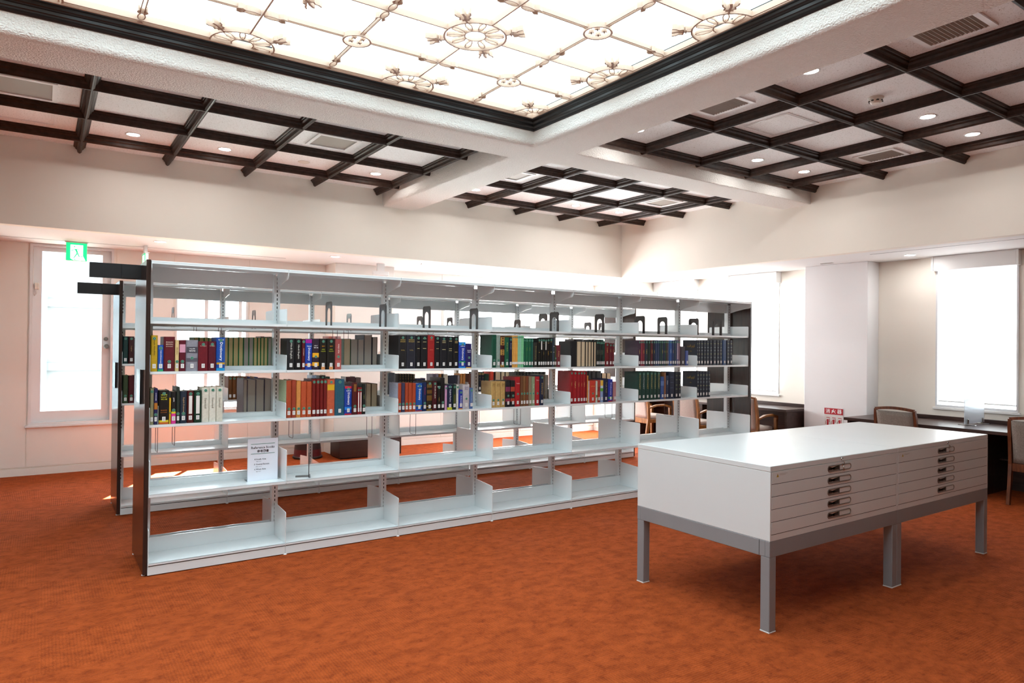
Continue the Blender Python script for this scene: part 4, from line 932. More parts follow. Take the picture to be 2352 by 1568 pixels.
 (5.407,0.05,0.233,'eighth black silver-banded','#131512','g:.95:#787A68 g:.85:#787A68 g:.7:#787A68'),
 (5.462,0.05,0.232,'ninth black silver-banded','#131512','g:.95:#787A68 g:.85:#787A68 g:.7:#787A68'),
],
'F5U':[
 (5.991,0.265,0.31,'tall wide black','#0E0F10',''),
 (6.263,0.056,0.31,'first black gold-titled','#141414','T'),
 (6.327,0.056,0.31,'second black gold-titled','#141414','T'),
 (6.391,0.065,0.31,'first greenish','#1E3A34','T'),
 (6.464,0.073,0.31,'second greenish','#20423A','T'),
],
'F5L':[
 (6.183,0.055,0.235,'first black','#141418','L'),
 (6.246,0.055,0.234,'second black','#141418','L'),
 (6.309,0.072,0.234,'wide dark brown','#241A1A','L'),
 (6.389,0.097,0.232,'black white-labelled','#0E0E10','L'),
 (6.503,0.082,0.201,'first tan','#2A2620','P'),
 (6.593,0.074,0.199,'second tan','#2A2620','P'),
],
}
# ================================================================ bookcases
NB, PITCH, X0 = 7, .931, .61
LV = {'E': (.085, .0), 'D': (.556, .0), 'C': (1.030, .033), 'B': (1.397, .033), 'A': (1.746, .033)}   # top of shelf, set-back of its front edge
LIP = {'E': .105, 'D': .046, 'C': .030, 'B': .026, 'A': .036}
BR = {'E': .235, 'D': .235, 'C': .118, 'B': .115, 'A': .118}
DEP = .666; CEN = .333
def bookcase(y0, lab):
    t = thing('bookcase', lab, 'bookcase', (X0, y0, 0), 0, 'double-sided white steel bookcases')
    L = NB*PITCH
    # end panels
    for x, s in ((-.028, -1), (L, 1)):
        m = MB(); m.box(x, x+.028, 0.012, DEP, .012, 2.165, M_darkend, .002); m.build('end_panel', t)
        for yy in (.05, DEP-.05):
            m = MB(); m.lathe([(.016, 0), (.018, .004), (.010, .012)], (x+.014, yy, 0), M_white, 12); m.build('levelling_foot', t)
    # end sign blade
    m = MB(); m.box(-.345, -.028, CEN-.02, CEN+.02, 2.048, 2.152, M_black, .002); m.box(-.15, -.028, CEN-.028, CEN+.028, 2.052, 2.148, M_black); m.build('sign_blade', t, label='matt black sign blade')
    # posts with slots
    pm = MB(); pm.box(-.024, .024, -.026, .026, .012, 2.135, M_steel); pm = pm.mesh('post')
    sm2 = MB()
    for k in range(62):
        z = .12+k*.0325
        for yy in (-.0265, .0262): sm2.box(-.0035, .0035, yy, yy+.0003, z, z+.019, M_gap)
    sm2 = sm2.mesh('slot_row')
    for k in range(0, NB+1):
        x = k*PITCH+(.026 if k == 0 else -.026 if k == NB else 0)
        p = put('post', pm, t, loc=(x, CEN, 0)); put('slot_row', sm2, p, kind='stuff')
    # shelves: one mesh per level, reused
    for side in (1, -1):
        for lv, (z, sb) in LV.items():
            m = MB(); w_ = PITCH-.006
            m.box(0, w_, sb, CEN-.028, z-.004, z, M_steel)
            m.box(0, w_, sb, sb+.012, z-.020 if lv != 'E' else z-.014, z, M_steel, .002)
            m.box(0, w_, CEN-.036, CEN-.028, z, z+LIP[lv], M_steel, .001)
            if lv != 'E': m.box(0, w_, CEN-.034, CEN-.028, z-.03, z-.004, M_steel)
            sh = m.mesh('shelf')
            for k in range(NB):
                if side == 1: put('shelf', sh, t, loc=(k*PITCH+.003, 0, 0))
                else: put('shelf', sh, t, loc=((k+1)*PITCH-.003, DEP, 0), rot=(0, 0, PI))
            m = MB(); h = BR[lv]; r = .0
            top_f, top_b = z+h, z+h+(.02 if lv == 'E' else .004)
            m.prism([(sb+.002, z-.018), (CEN-.03, z-.03), (CEN-.03, top_b), (sb+.012, top_f), (sb+.002, top_f-.008)], -.0022, .0022, 'x', M_steel)
            br = m.mesh('shelf_bracket')
            for k in range(NB+1):
                x = k*PITCH-(.0035 if k == NB else -.0035 if k == 0 else .0)
                if side == 1: put('shelf_bracket', br, t, loc=(x, 0, 0))
                else: put('shelf_bracket', br, t, loc=(x, DEP, 0), rot=(0, 0, PI))
        m = MB(); m.box(.001, PITCH-.001, .006, .018, .006, .064, M_steel, .001); m.box(.001, PITCH-.001, .016, .02, .060, .076, M_gap)
        kp = m.mesh('kick_panel')
        for k in range(NB):
            if side == 1: put('kick_panel', kp, t, loc=(k*PITCH, 0, 0))
            else: put('kick_panel', kp, t, loc=((k+1)*PITCH, DEP, 0), rot=(0, 0, PI))
        ft = MB(); ft.lathe([(.013, 0), (.015, .003), (.006, .008)], (0, 0, 0), M_white, 10); ft = ft.mesh('glide')
        for k in range(1, NB): put('levelling_foot', ft, t, loc=(k*PITCH, .010 if side == 1 else DEP-.010, 0))
        # canopy fins
        P = [(.004, 2.150), (.004, 2.108), (.010, 2.094), (.024, 2.086), (.10, 2.078), (.22, 2.056), (CEN-.03, 2.035), (CEN-.03, 2.150)]
        m = MB(); m.prism(list(reversed(P)), -.002, .002, 'x', M_steel); cf = m.mesh('canopy_bracket')
        for k in range(NB+1):
            x = k*PITCH-(.0035 if k == NB else -.0035 if k == 0 else 0)
            if side == 1: put('canopy_bracket', cf, t, loc=(x, 0, 0))
            else: put('canopy_bracket', cf, t, loc=(x, DEP, 0), rot=(0, 0, PI))
    m = MB(); w_ = PITCH-.002; m.box(0, w_, 0, DEP, 2.150, 2.160, M_steel, .002); m.box(0, w_, 0, .004, 2.138, 2.150, M_steel); m.box(0, w_, DEP-.004, DEP, 2.138, 2.150, M_steel); cn = m.mesh('canopy_shelf')
    m = MB(); m.box(.026, PITCH-.026, CEN-.004, CEN+.004, 2.034, 2.149, M_steel); va = m.mesh('valance')
    for k in range(NB): put('canopy_shelf', cn, t, loc=(k*PITCH+.001, 0, 0)); put('valance', va, t, loc=(k*PITCH, 0, 0))
    return t
YN, YF = 5.267, 7.250
bookcase(YN, 'near double-sided white steel bookcase with dark end panels, most of the books on it')
bookcase(YF, 'far double-sided white steel bookcase with dark end panels, behind the near one')
def card_holder(y0, lab):
    t = thing('card_holder', lab, 'holder', (.582, y0, 1.17), 0, 'clear card holders on the bookcase ends')
    m = MB(); m.box(.573, .5795, y0, y0+.28, 1.168, 1.404, M_acryl); o = m.build('holder_sleeve', t); o.location = -t.location
    m = MB(); m.box(.566, .5815, y0-.006, y0+.001, 1.166, 1.406, M_black); o = m.build('holder_edge_strip', t); o.location = -t.location
card_holder(YN+.16, 'clear card holder with black edge on the near bookcase end')
card_holder(YF+.16, 'clear card holder with black edge on the far bookcase end')

# ================================================================ books
def bk_prof(w_, off=0):
    b = min(.0045, w_*.16); h = w_/2
    return [(-h, .004), (-h+w_*.04, .001-off), (-h+w_*.16, -b-off), (h-w_*.16, -b-off), (h-w_*.04, .001-off), (h, .004)], b
BAYW = ['first', 'second', 'third', 'fourth', 'fifth', 'sixth', 'seventh']
ORD = ['first', 'second', 'third', 'fourth', 'fifth', 'sixth', 'seventh', 'eighth', 'ninth', 'tenth', 'eleventh', 'twelfth', 'thirteenth', 'fourteenth', 'fifteenth', 'sixteenth', 'seventeenth', 'eighteenth', 'nineteenth', 'twentieth', 'twenty-first', 'twenty-second', 'twenty-third', 'twenty-fourth', 'twenty-fifth', 'twenty-sixth', 'twenty-seventh', 'twenty-eighth']
def cmat(h): return mat('cloth_'+h.strip('#'), h, .42, vary=.10, vscale=60)
def imat(h): return mat('print_'+h.strip('#'), h, .45)
lab_me = {}
def book(x, w_, h_, hexc, opt, label, group, yface, zsh, back=False, depth=None):
    d = depth or max(.12, min(.205, h_*.74))
    toks = opt.split(' ') if opt else []
    # spine texts may hold blanks: rebuild tokens
    T = []
    for q in toks:
        if q and (q in ('L', 'T', 'B', 'M', 'c', 'R', 'R2', 'R3', 'F', 'P', 'T2') or q.split(':')[0] in ('b', 'b2', 'b3', 'g', 'v', 'h', 'o', 'k')): T.append(q)
        elif T and q: T[-1] += ' '+q
    rev = 'P' in T
    t = thing('book', label, 'book', (x+w_/2, yface, zsh), PI if back else 0, group)
    if back: t.location.y = yface
    cm = cmat(hexc); kt = [q for q in T if q.startswith('k:')]; km = cmat(kt[0][2:]) if kt else cm
    P, b = bk_prof(w_); m = MB(); bt = min(.003, w_*.12)
    def yy(y): return d-y if rev else y
    inner = [(p[0]*(1-.12), p[1]+bt) for p in P]
    # rounded spine shell and two boards
    sp = [(px, yy(py)) for px, py in P+list(reversed(inner))]
    if rev: sp.reverse()
    m.prism(sp, 0, h_, 'z', cm)
    h2 = w_/2
    ya, yb = sorted((yy(.004), yy(d)))
    m.box(-h2, -h2+bt, ya, yb, 0, h_, km); m.box(h2-bt, h2, ya, yb, 0, h_, km)
    m.build('cover', t)
    pm_ = M_pageo if 'R' in T else M_pageg if ('R2' in T or 'R3' in T) else M_page
    m = MB(); ya, yb = sorted((yy(.003), yy(d-.005))); m.box(-h2+bt, h2-bt, ya, yb, .003, h_-.004, pm_); m.build('page_block', t)
    if rev: return t
    yl = -b-.0006
    def strip_(z0, z1, mt, name, half_=False):
        m = MB(); Q = bk_prof(w_, .0007)[0][1:-1] if not half_ else [(-w_*.24, yl-.0002), (w_*.24, yl-.0002)]
        vs = [(px, py, z) for z in (z0*h_, z1*h_) for px, py in Q]; n = len(Q)
        m.add(vs, [(i, i+1, n+i+1, n+i) for i in range(n-1)], mt); m.build(name, t)
    for q in T:
        a = q.split(':')
        if a[0] in ('b', 'o'):
            z = a[1].split('-') if '-' in a[1] else None
            z0, z1 = (float(a[1]), float(a[2]))
            strip_(z0, z1, imat(a[3]), 'spine_band')
            if a[0] == 'o':
                m = MB(); n = 3
                for i in range(n):
                    zc = h_*(z0+(z1-z0)*(i+.5)/n); s = min(w_*.26, h_*(z1-z0)/n*.42)
                    m.add([(-s, yl-.0004, zc), (0, yl-.0004, zc-s), (s, yl-.0004, zc), (0, yl-.0004, zc+s)], [(0, 1, 2, 3)], cm)
                m.build('spine_ornament', t)
        elif a[0] == 'b2': strip_(float(a[1]), float(a[2]), imat(a[3]), 'spine_panel', True)
        elif a[0] == 'b3': strip_(float(a[1]), float(a[2]), imat(a[3]), 'spine_panel', True)
        elif a[0] == 'g': z0 = float(a[1]); strip_(z0, z0+.014, imat(a[2]), 'gilt_line', True)
        elif a[0] == 'v':
            z0, z1 = float(a[2])*h_, float(a[3])*h_
            put_text('spine_lettering', a[4], imat(a[1]), t, (0, yl-.0006, (z0+z1)/2), w_*(.40 if a[4] == 'Dictionary' else .30), z1-z0, True)
        elif a[0] == 'h':
            ls = a[3].split('/')
            for i, s in enumerate(ls): put_text('spine_lettering', s, imat(a[1]), t, (0, yl-.0006, h_*float(a[2])-(i-(len(ls)-1)/2)*.015), w_*.62, .010)
    if 'L' in T:
        lw = min(.021, w_*.66)
        m = MB(); m.box(-lw/2, lw/2, yl-.0012, yl-.0004, .022, .022+.030, M_label); l = m.build('call_number_label', t)
        m = MB(); m.box(-lw*.22, lw*.22, yl-.0015, yl-.0012, .030, .032, M_ink); m.box(-lw*.26, lw*.26, yl-.0015, yl-.0012, .037, .039, M_ink); m.box(-lw*.18, lw*.18, yl-.0015, yl-.0012, .044, .046, M_ink); m.build('label_print', l)
    for k, zf in (('T', h_-.022), ('B', .068), ('M', h_*.42), ('T2', h_-.018)):
        if k in T:
            r = min(.0105, w_*.42); m = MB(); N = 14
            m.add([(r*math.cos(2*PI*i/N), yl-.0013, zf+r*math.sin(2*PI*i/N)) for i in range(N)], [tuple(range(N))], M_stickin)
            s = m.build('round_sticker', t)
            m = MB(); r *= .84; m.add([(r*math.cos(2*PI*i/N), yl-.0016, zf+r*math.sin(2*PI*i/N)) for i in range(N)], [tuple(range(N))], M_sticker)
            m.add([(-r*.12, yl-.0019, zf-r*.5), (r*.2, yl-.0019, zf-r*.5), (r*.2, yl-.0019, zf+r*.5), (-r*.12, yl-.0019, zf+r*.5)], [(0, 1, 2, 3)], M_stickin); m.build('sticker_mark', s)
    if 'T2' in T:
        m = MB(); m.box(-w_/2, w_/2, yl-.0016, yl-.0004, .030, .052, M_label); m.build('shared_label_strip', t)
    if 'c' in T:
        put_text('cover_lettering', '\uFE96\uFED0\uFEDF \u0648\u062F\u0631\u0627', imat('#B8902C'), t, (-h2-.0008, .085, h_*.76), .11, .045, False, '-x')
        put_text('cover_lettering', '\uFEAA\uFEE0\uFE9F', imat('#B8902C'), t, (-h2-.0008, .085, h_*.56), .03, .014, False, '-x')
    return t
def ordn(i): return ORD[i] if i < len(ORD) else 'later'
for key, rows_ in BOOKS.items():
    near = key[0] == 'N'; bay = int(key[1]) if key[1].isdigit() else 1; up = 'U' in key[2:]; rear = key.endswith('R')
    zsh = LV['B' if up else 'C'][0]+.0005
    s = 1.0057 if near and not rear else 1.0143 if near else 1.0055
    lo = X0+(bay-1)*PITCH+.0065; lo = lo if bay > 1 else X0+.008
    hi = X0+bay*PITCH-.004
    row_n = 'upper' if up else 'lower'
    items = []
    for (x, w_, h_, dsc, c, op) in rows_: items.append([x*s, w_*s, h_*(s if near else .98)+(.0015 if near else 0), dsc, c, op])
    # keep each row inside its bay and its books apart
    cur = lo
    for it in items:
        b0 = lo if near else X0+int((it[0]+.03-X0)/PITCH)*PITCH+.0065
        if it[0] < max(cur, b0): it[0] = max(cur, b0)
        cur = it[0]+it[1]+.0006
    if near and cur > hi:
        k = (hi-items[0][0])/(cur-items[0][0])
        x_0 = items[0][0]
        for it in items: it[0] = x_0+(it[0]-x_0)*k; it[1] *= k
    elif not near:
        for it in items:
            e = X0+(int((it[0]-X0)/PITCH)+1)*PITCH-.004
            if it[0]+it[1] > e: it[1] = max(.012, e-it[0])
    seen = 0
    for i, (x, w_, h_, dsc, c, op) in enumerate(items):
        w2 = w_-.0006
        noun = '' if any(q in dsc for q in ('book', 'volume', 'hardback', 'paperback', 'dictionary', 'pamphlet')) else ' book'
        if rear:
            col_ = dsc
            lab = '%s%s seen from its pages, near bookcase %s bay %s row, %s rear one' % (dsc, noun, BAYW[bay-1], row_n, ordn(i))
            yb = YN+DEP-.033-.018
            dd = yb-5.66
            book(x, w2, h_, c, op, lab, 'books on the rear side of the near bookcase', yb, zsh, True, dd)
        elif near:
            lab = '%s%s, near bookcase %s bay %s row, %s from left' % (dsc, noun, BAYW[bay-1], row_n, ordn(i))
            if key == 'N2L' and i == 0: op += ' k:#B4C4A0'
            if key == 'N3L' and i == 0: op += ' k:#A8B0C4'
            book(x, w2, h_, c, op, lab, 'books on the %s book row of the near bookcase' % row_n, YN+.033+.016+(i % 3)*.001, zsh)
        else:
            bb = int((x-X0)/PITCH)
            lab = '%s%s, far bookcase %s bay %s row, %s showing' % (dsc, noun, BAYW[bb], row_n, ordn(i))
            book(x, w2, h_, c, op, lab, 'books on the far bookcase', YF+.033+.018, zsh)

# ---------------------------------------------------------------- bookends, wires, signs on the shelves
def bookend_mesh():
    m = MB(); W, H, r = .15, .195, .026; n = 6
    out = [(-W/2, 0), (-W/2, H-r)]+[(-W/2+r-r*math.cos(PI/2*k/n), H-r+r*math.sin(PI/2*k/n)) for k in range(1, n+1)]
    out += [(W/2-r+r*math.sin(PI/2*k/n), H-r+r*math.cos(PI/2*k/n)) for k in range(0, n+1)]+[(W/2, 0)]
    a = .038; ah = .105
    hole = [(a, 0), (a, ah)]+[(a*math.cos(PI*k/10), ah+.04*math.sin(PI*k/10)) for k in range(1, 10)]+[(-a, ah), (-a, 0)]
    prof2 = out+hole
    m.prism(prof2, -.0012, .0012, 'x', M_bookend)
    for s in (-1, 1): m.box(-.0028, .0028, s*.056-.004, s*.056+.004, .004, H-.02, M_bookend, .001)
    return m.mesh('bookend_plate')
bp_me = bookend_mesh()
bf = MB(); P = [(-.075, 0)]+[(-.036, 0)]; 
bf.box(0, .012, -.072, .072, 0, .0015, M_bookend); bf.box(-.10, 0, -.036, .036, 0, .0015, M_bookend, .0005); bf_me = bf.mesh('bookend_foot')
def bookend(x, y, z, lab, grp, rz=0):
    t = thing('bookend', lab, 'bookend', (x, y, z+.0005), rz, grp)
    put('bookend_plate', bp_me, t); put('bookend_foot', bf_me, t)
zA = LV['A'][0]
bn = [(1.915, 'second bay'), (2.385, 'right end of second bay'), (2.80, 'third bay'), (3.285, 'third bay, beside the bracket'), (4.225, 'fourth bay, before the bracket'), (4.825, 'fifth bay'), (5.415, 'sixth bay, behind the bracket'), (5.765, 'sixth bay'), (6.285, 'seventh bay, at its left'), (6.70, 'seventh bay')]
for x, l in bn: bookend(x, 5.435, zA, 'black arched bookend on the top shelf of the near bookcase, '+l, 'black bookends on the top shelf of the near bookcase', PI if x == 6.285 else 0)
bookend(4.358, 5.80, zA, 'black arched bookend on the rear top shelf, behind the fourth-bay bookend', 'black bookends on the top shelf of the near bookcase', PI)
for x, l in [(1.05, 'first bay'), (1.81, 'second bay'), (2.84, 'third bay, pale in the window light'), (3.72, 'fourth bay, left'), (4.13, 'fourth bay, right'), (5.14, 'fifth bay'), (6.35, 'seventh bay, left'), (6.62, 'seventh bay, right')]:
    bookend(x, 7.40, zA, 'black arched bookend on the far bookcase top shelf, '+l, 'black bookends on the top shelf of the far bookcase')
bookend(1.75, 5.385, LV['D'][0], 'dark bookend seen edge-on on the lower shelf right of the Reference sign', 'black bookends on the lower shelf', math.radians(-18))
def wire(x, y, ztop, zbot, lab, w_=.11):
    t = thing('wire_book_support', lab, 'book support', (x, y, ztop), 0, 'wire book supports hanging under the shelves')
    m = MB(); m.tube([(0, -w_/2, 0), (0, -w_/2, zbot-ztop+.01), (0, -w_/2+.01, zbot-ztop), (0, w_/2-.01, zbot-ztop+.0), (0, w_/2, zbot-ztop+.01), (0, w_/2, 0)], .0020, M_wire, 6); m.build('wire_loop', t)
    m = MB(); m.box(-.012, .012, -w_/2-.004, w_/2+.004, -.004, 0, M_wire); m.build('hanging_clip', t)
zc = LV['C'][0]-.004
for x, zb_, l in [(.672, .832, 'first bay, leftmost'), (.78, .872, 'first bay, second'), (1.61, .868, 'second bay, left'), (2.26, .832, 'second bay, right'), (2.66, .828, 'third bay, left'), (3.30, .875, 'third bay, right'), (3.76, .848, 'fourth bay'), (4.93, .85, 'fifth bay'), (5.83, .83, 'sixth bay'), (6.92, .83, 'seventh bay')]:
    wire(x, 5.40, zc, zb_, 'thin wire book support under the lower book row, '+l)
zc = LV['A'][0]-.004
for x, zb_, l in [(.98, 1.665, 'first bay, left'), (1.16, 1.665, 'first bay, right'), (2.10, 1.62, 'second bay, left'), (2.20, 1.62, 'second bay, right'), (3.03, 1.70, 'third bay')]:
    wire(x, 5.80, zc, zb_, 'thin wire book support under the top shelf, '+l)
t = thing('shelf_sign', 'white A4 acrylic sign stand reading Reference books on the lower shelf', 'sign', (1.40, 5.40, LV['D'][0]+.0005))
m = MB(); m.box(-.112, .112, -.002, .002, 0, .318, mat('sign_paper', (.80, .82, .90), .35)); o = m.build('sign_sheet', t)
m = MB(); m.box(-.114, .114, .002, .005, 0, .32, M_acryl); m.box(-.114, .114, .002, .09, 0, .003, M_acryl); m.build('acrylic_stand', t)
m = MB(); G_ = mat('sign_teal', '#2F7A66', .5); m.box(-.088, .088, -.003, -.002, .277, .280, G_); m.box(-.088, .088, -.003, -.002, .203, .206, G_); m.build('teal_rules', t)
INK = mat('sign_ink', '#2A2A30', .6)
for body, z, w_, h_ in (('Reference books', .252, .172, .019), ('参考図書', .224, .086, .021)): put_text('sign_lettering', body, INK, t, (0, -.0032, z), w_, h_)
for i, (a, b) in enumerate((('4 South Asia', '南アジア'), ('5 Central Eurasia', '中央ユーラシア'), ('6 West Asia', '西アジア'))):
    put_text('sign_lettering', a, INK, t, (-.02+.012*(i == 1), -.0032, .163-i*.038), .086+.026*(i == 1), .011); put_text('sign_lettering', b, INK, t, (-.03, -.0032, .145-i*.038), .045, .006)

# ================================================================ map cabinets
def map_cabinet(x0, lab, clr):
    W, Dp = 1.4035, 1.04; y0 = 2.365; t = thing('map_cabinet', lab, 'cabinet', (x0, y0, 0), 0, 'pair of ivory map cabinets on grey stands')
    m = MB(); m.box(.001, W-.001, .004, Dp, .515, .905, M_cab, .002); m.build('body', t)
    m = MB(); m.box(0, W, 0, Dp+.002, .9055, .938, M_cab, .003); m.build('top_panel', t)
    m = MB(); m.box(.012, W-.014, .0015, .006, .520, .902, M_gap); m.build('drawer_gap', t)
    m = MB(); m.box(.001, .012, 0, .006, .516, .904, M_cab); m.box(W-.014, W-.001, 0, .006, .516, .904, M_cab); m.box(.012, W-.014, 0, .006, .516, .5495, M_cab); m.build('front_frame', t)
    for k in range(5):
        z1 = .9035-k*.0708; z0 = z1-.0676; zc_ = (z0+z1)/2; xc = W/2-.006
        m = MB(); m.box(.0148, W-.0168, -.001, .005, z0, z1, M_cab, .0008); d = m.build('drawer', t)
        hw, hh = .130, .0200; n = 10
        def stad(a, b): return [(a*math.cos(0)*0+(a-b)+b*math.cos(-PI/2+PI*i/n), b*math.sin(-PI/2+PI*i/n)) for i in range(n+1)]+[(-(a-b)-b*math.cos(-PI/2+PI*i/n), -b*math.sin(-PI/2+PI*i/n)) for i in range(n+1)]
        A, B = stad(hw, hh), stad(hw-.006, hh-.006); N = len(A); m = MB()
        vs = [(xc+p, -.0012, zc_+q) for p, q in A]+[(xc+p, -.0045, zc_+q) for p, q in stad(hw-.002, hh-.002)]+[(xc+p, -.0045, zc_+q) for p, q in stad(hw-.005, hh-.005)]+[(xc+p, -.0014, zc_+q) for p, q in B]
        m.add(vs, [(i*N+k2, i*N+(k2+1) % N, i*N+N+(k2+1) % N, i*N+N+k2) for i in range(3) for k2 in range(N)], M_metal, True); hd = m.build('drawer_pull', d)
        m = MB(); P_ = [(xc+p, zc_+q) for p, q in stad(hw-.006, hh-.006)]
        L_ = [p for p in P_ if p[0] <= xc]; L_ = [(min(a, xc-.004), b) for a, b in P_ if a <= xc]+[]
        m.add([(a, -.0016, b) for a, b in [(xc-.006, zc_-hh+.006)]+[q for q in P_ if q[0] < xc-.02][::1]+[(xc-.006, zc_+hh-.006)]][::-1], [tuple(range(len([q for q in P_ if q[0] < xc-.02])+2))], M_dark); m.build('pull_recess', d)
        m = MB(); m.prism([(xc-hw+.012, -.0024), (xc-.010, -.0024), (xc-.010, -.0018), (xc-hw+.012, -.0018)], zc_-hh+.006, zc_-hh+.013, 'z', M_metal)
        m.box(xc-.008, xc-.002, -.0046, -.0012, zc_-hh+.004, zc_+hh-.004, M_metal); m.build('pull_lip', d)
        m = MB(); m.box(xc+.004, xc+hw-.022, -.0024, -.0014, zc_-hh+.0075, zc_+hh-.0075, M_cab, .0004); m.build('card_plate', d)
    m = MB(); m.lathe([(.009, 0), (.009, .006), (.006, .007)], (0, 0, 0), M_chrome, 14); o = m.build('lock', t); o.rotation_euler = (PI/2, 0, 0); o.location = (W/2+.02, 0.001, .921)
    m = MB(); m.tube([(0, 0, -.006), (0, -.004, -.020)], .0022, M_chrome, 6); m.tube([(.010*math.cos(a), -.005, -.032+.012*math.sin(a)) for a in [2*PI*i/10 for i in range(10)]], .0022, M_chrome, 5, True)
    m.tube([(0, -.006, -.044), (.004, -.006, -.075)], .0025, M_chrome, 5); o = m.build('key', t); o.location = (W/2+.02, -.006, .925)
    m = MB(); m.add([(.055, -.0016, .872), (.077, -.0016, .872), (.066, -.0016, .892)], [(0, 1, 2)], mat('warning_yellow', '#C8A828', .5)); m.add([(.0645, -.0019, .875), (.0675, -.0019, .875), (.0675, -.0019, .886), (.0645, -.0019, .886)], [(0, 1, 2, 3)], M_ink)
    m.box(.085, .16, -.0016, -.0012, .888, .8895, M_vent); m.box(.085, .14, -.0016, -.0012, .882, .8835, M_vent); m.build('warning_sticker', t)
    # grey stand
    m = MB(); z0, z1 = .425, .5145
    m.box(0, W, 0, .03, z0, z1, M_grey, .002); m.box(0, W, Dp-.03, Dp, z0, z1, M_grey, .002); m.box(0, .03, .03, Dp-.03, z0, z1, M_grey, .002); m.box(W-.03, W, .03, Dp-.03, z0, z1, M_grey, .002)
    m.box(-.0008, 0, .068, .0705, z0, z1, M_gap) if clr else None
    m.build('stand_rail', t)
    for i, (lx, ly) in enumerate(((.001, .001), (W-.061, .001), (.001, Dp-.061), (W-.061, Dp-.061))):
        m = MB(); m.box(lx, lx+.06, ly, ly+.06, .006, z0, M_grey, .003); l = m.build('leg', t)
        m = MB(); m.box(lx+.004 if 0 else lx-.001, lx+.061, ly-.001, ly+.061, 0, .007, M_white, .001); m.build('foot_cap', l)
    return t
map_cabinet(3.382, 'left ivory five-drawer map cabinet on a grey stand, nearer the camera', True)
map_cabinet(4.786, 'right ivory five-drawer map cabinet on a grey stand, nearer the window', False)

# ================================================================ desks, screens, chairs
def desk(y0, y1, lab, x0=8.40, ends=(True, True)):
    t = thing('reading_desk', lab, 'desk', (x0, y0, 0), 0, 'dark wooden reading desks under the windows')
    def q(n, m): o = m.build(n, t); o.location = -t.location
    x1 = XR-.012
    m = MB(); m.box(x0, x1, y0, y1, .705, .74, M_darkwood, .002); q('desktop', m)
    m = MB(); m.box(x1-.03, x1, y0, y1, .74, .785, M_darkwood, .002); q('rear_upstand', m)
    m = MB(); m.box(x1-.05, x1-.03, y0+.03, y1-.03, .0, .705, M_darkwood); q('modesty_panel', m)
    n = max(1, round((y1-y0)/1.7)); 
    for k in range(n+1):
        yy = y0+.02+(y1-y0-.07)*k/n; m = MB(); m.box(x0+.05, x1-.05, yy, yy+.03, 0, .705, M_darkwood, .002); q('desk_leg_panel', m)
    m = MB(); m.box(x0+.60, x1-.05, y0+.05, y1-.05, .36, .378, M_darkwood); q('under_shelf', m)
desk(.4, 4.82, 'long dark reading desk under the big right-hand window')
desk(5.80, 8.88, 'dark reading desk behind the bookcases, left of the white pier', 8.64)
t = thing('desk_screen', 'small frosted screen in chrome clamps on the right-hand desk', 'screen', (8.97, 3.57, .7405))
m = MB(); m.box(-.25, .26, -.003, .003, .015, .30, M_frost); m.build('frosted_sheet', t)
for x in (-.18, .20):
    m = MB(); m.box(x-.012, x+.012, -.016, -.0035, .008, .07, M_chrome, .003); m.box(x-.012, x+.012, .0035, .016, .008, .07, M_chrome, .003); m.build('clamp', t)
    m = MB(); m.box(x-.02, x+.02, -.09, .09, 0, .008, M_chrome, .003); m.build('clamp_foot', t)
t = thing('fire_extinguisher_sign', 'red and white Japanese fire extinguisher sign on the white pier', 'sign', (9.009, 5.31, .50))
m = MB(); m.box(-.004, 0, -.135, .135, 0, .285, M_label); m.build('sign_board', t)
m = MB(); RED = mat('sign_red', '#B8202C', .5); m.box(-.006, -.004, -.135, .135, .20, .285, RED); m.build('red_band', t)
WH = mat('sign_white', (.9, .9, .9), .5)
for i, ch in enumerate('消火器'): put_text('sign_character', ch, WH, t, (-.0065, .084-i*.084, .244), .064, .06, False, '-x')
m = MB(); 
for i in range(3):
    y = .085-i*.085
    m.box(-.0055, -.004, y-.012, y+.012, .04, .13, RED); m.box(-.0055, -.004, y-.028, y-.020, .09, .14, RED); m.box(-.0055, -.004, y-.03, y+.02, .15, .158, RED); m.tube([(-.005, y+.012, .12), (-.005, y+.03, .10), (-.005, y+.03, .06)], .003, RED, 5)
m.build('extinguisher_pictograms', t)

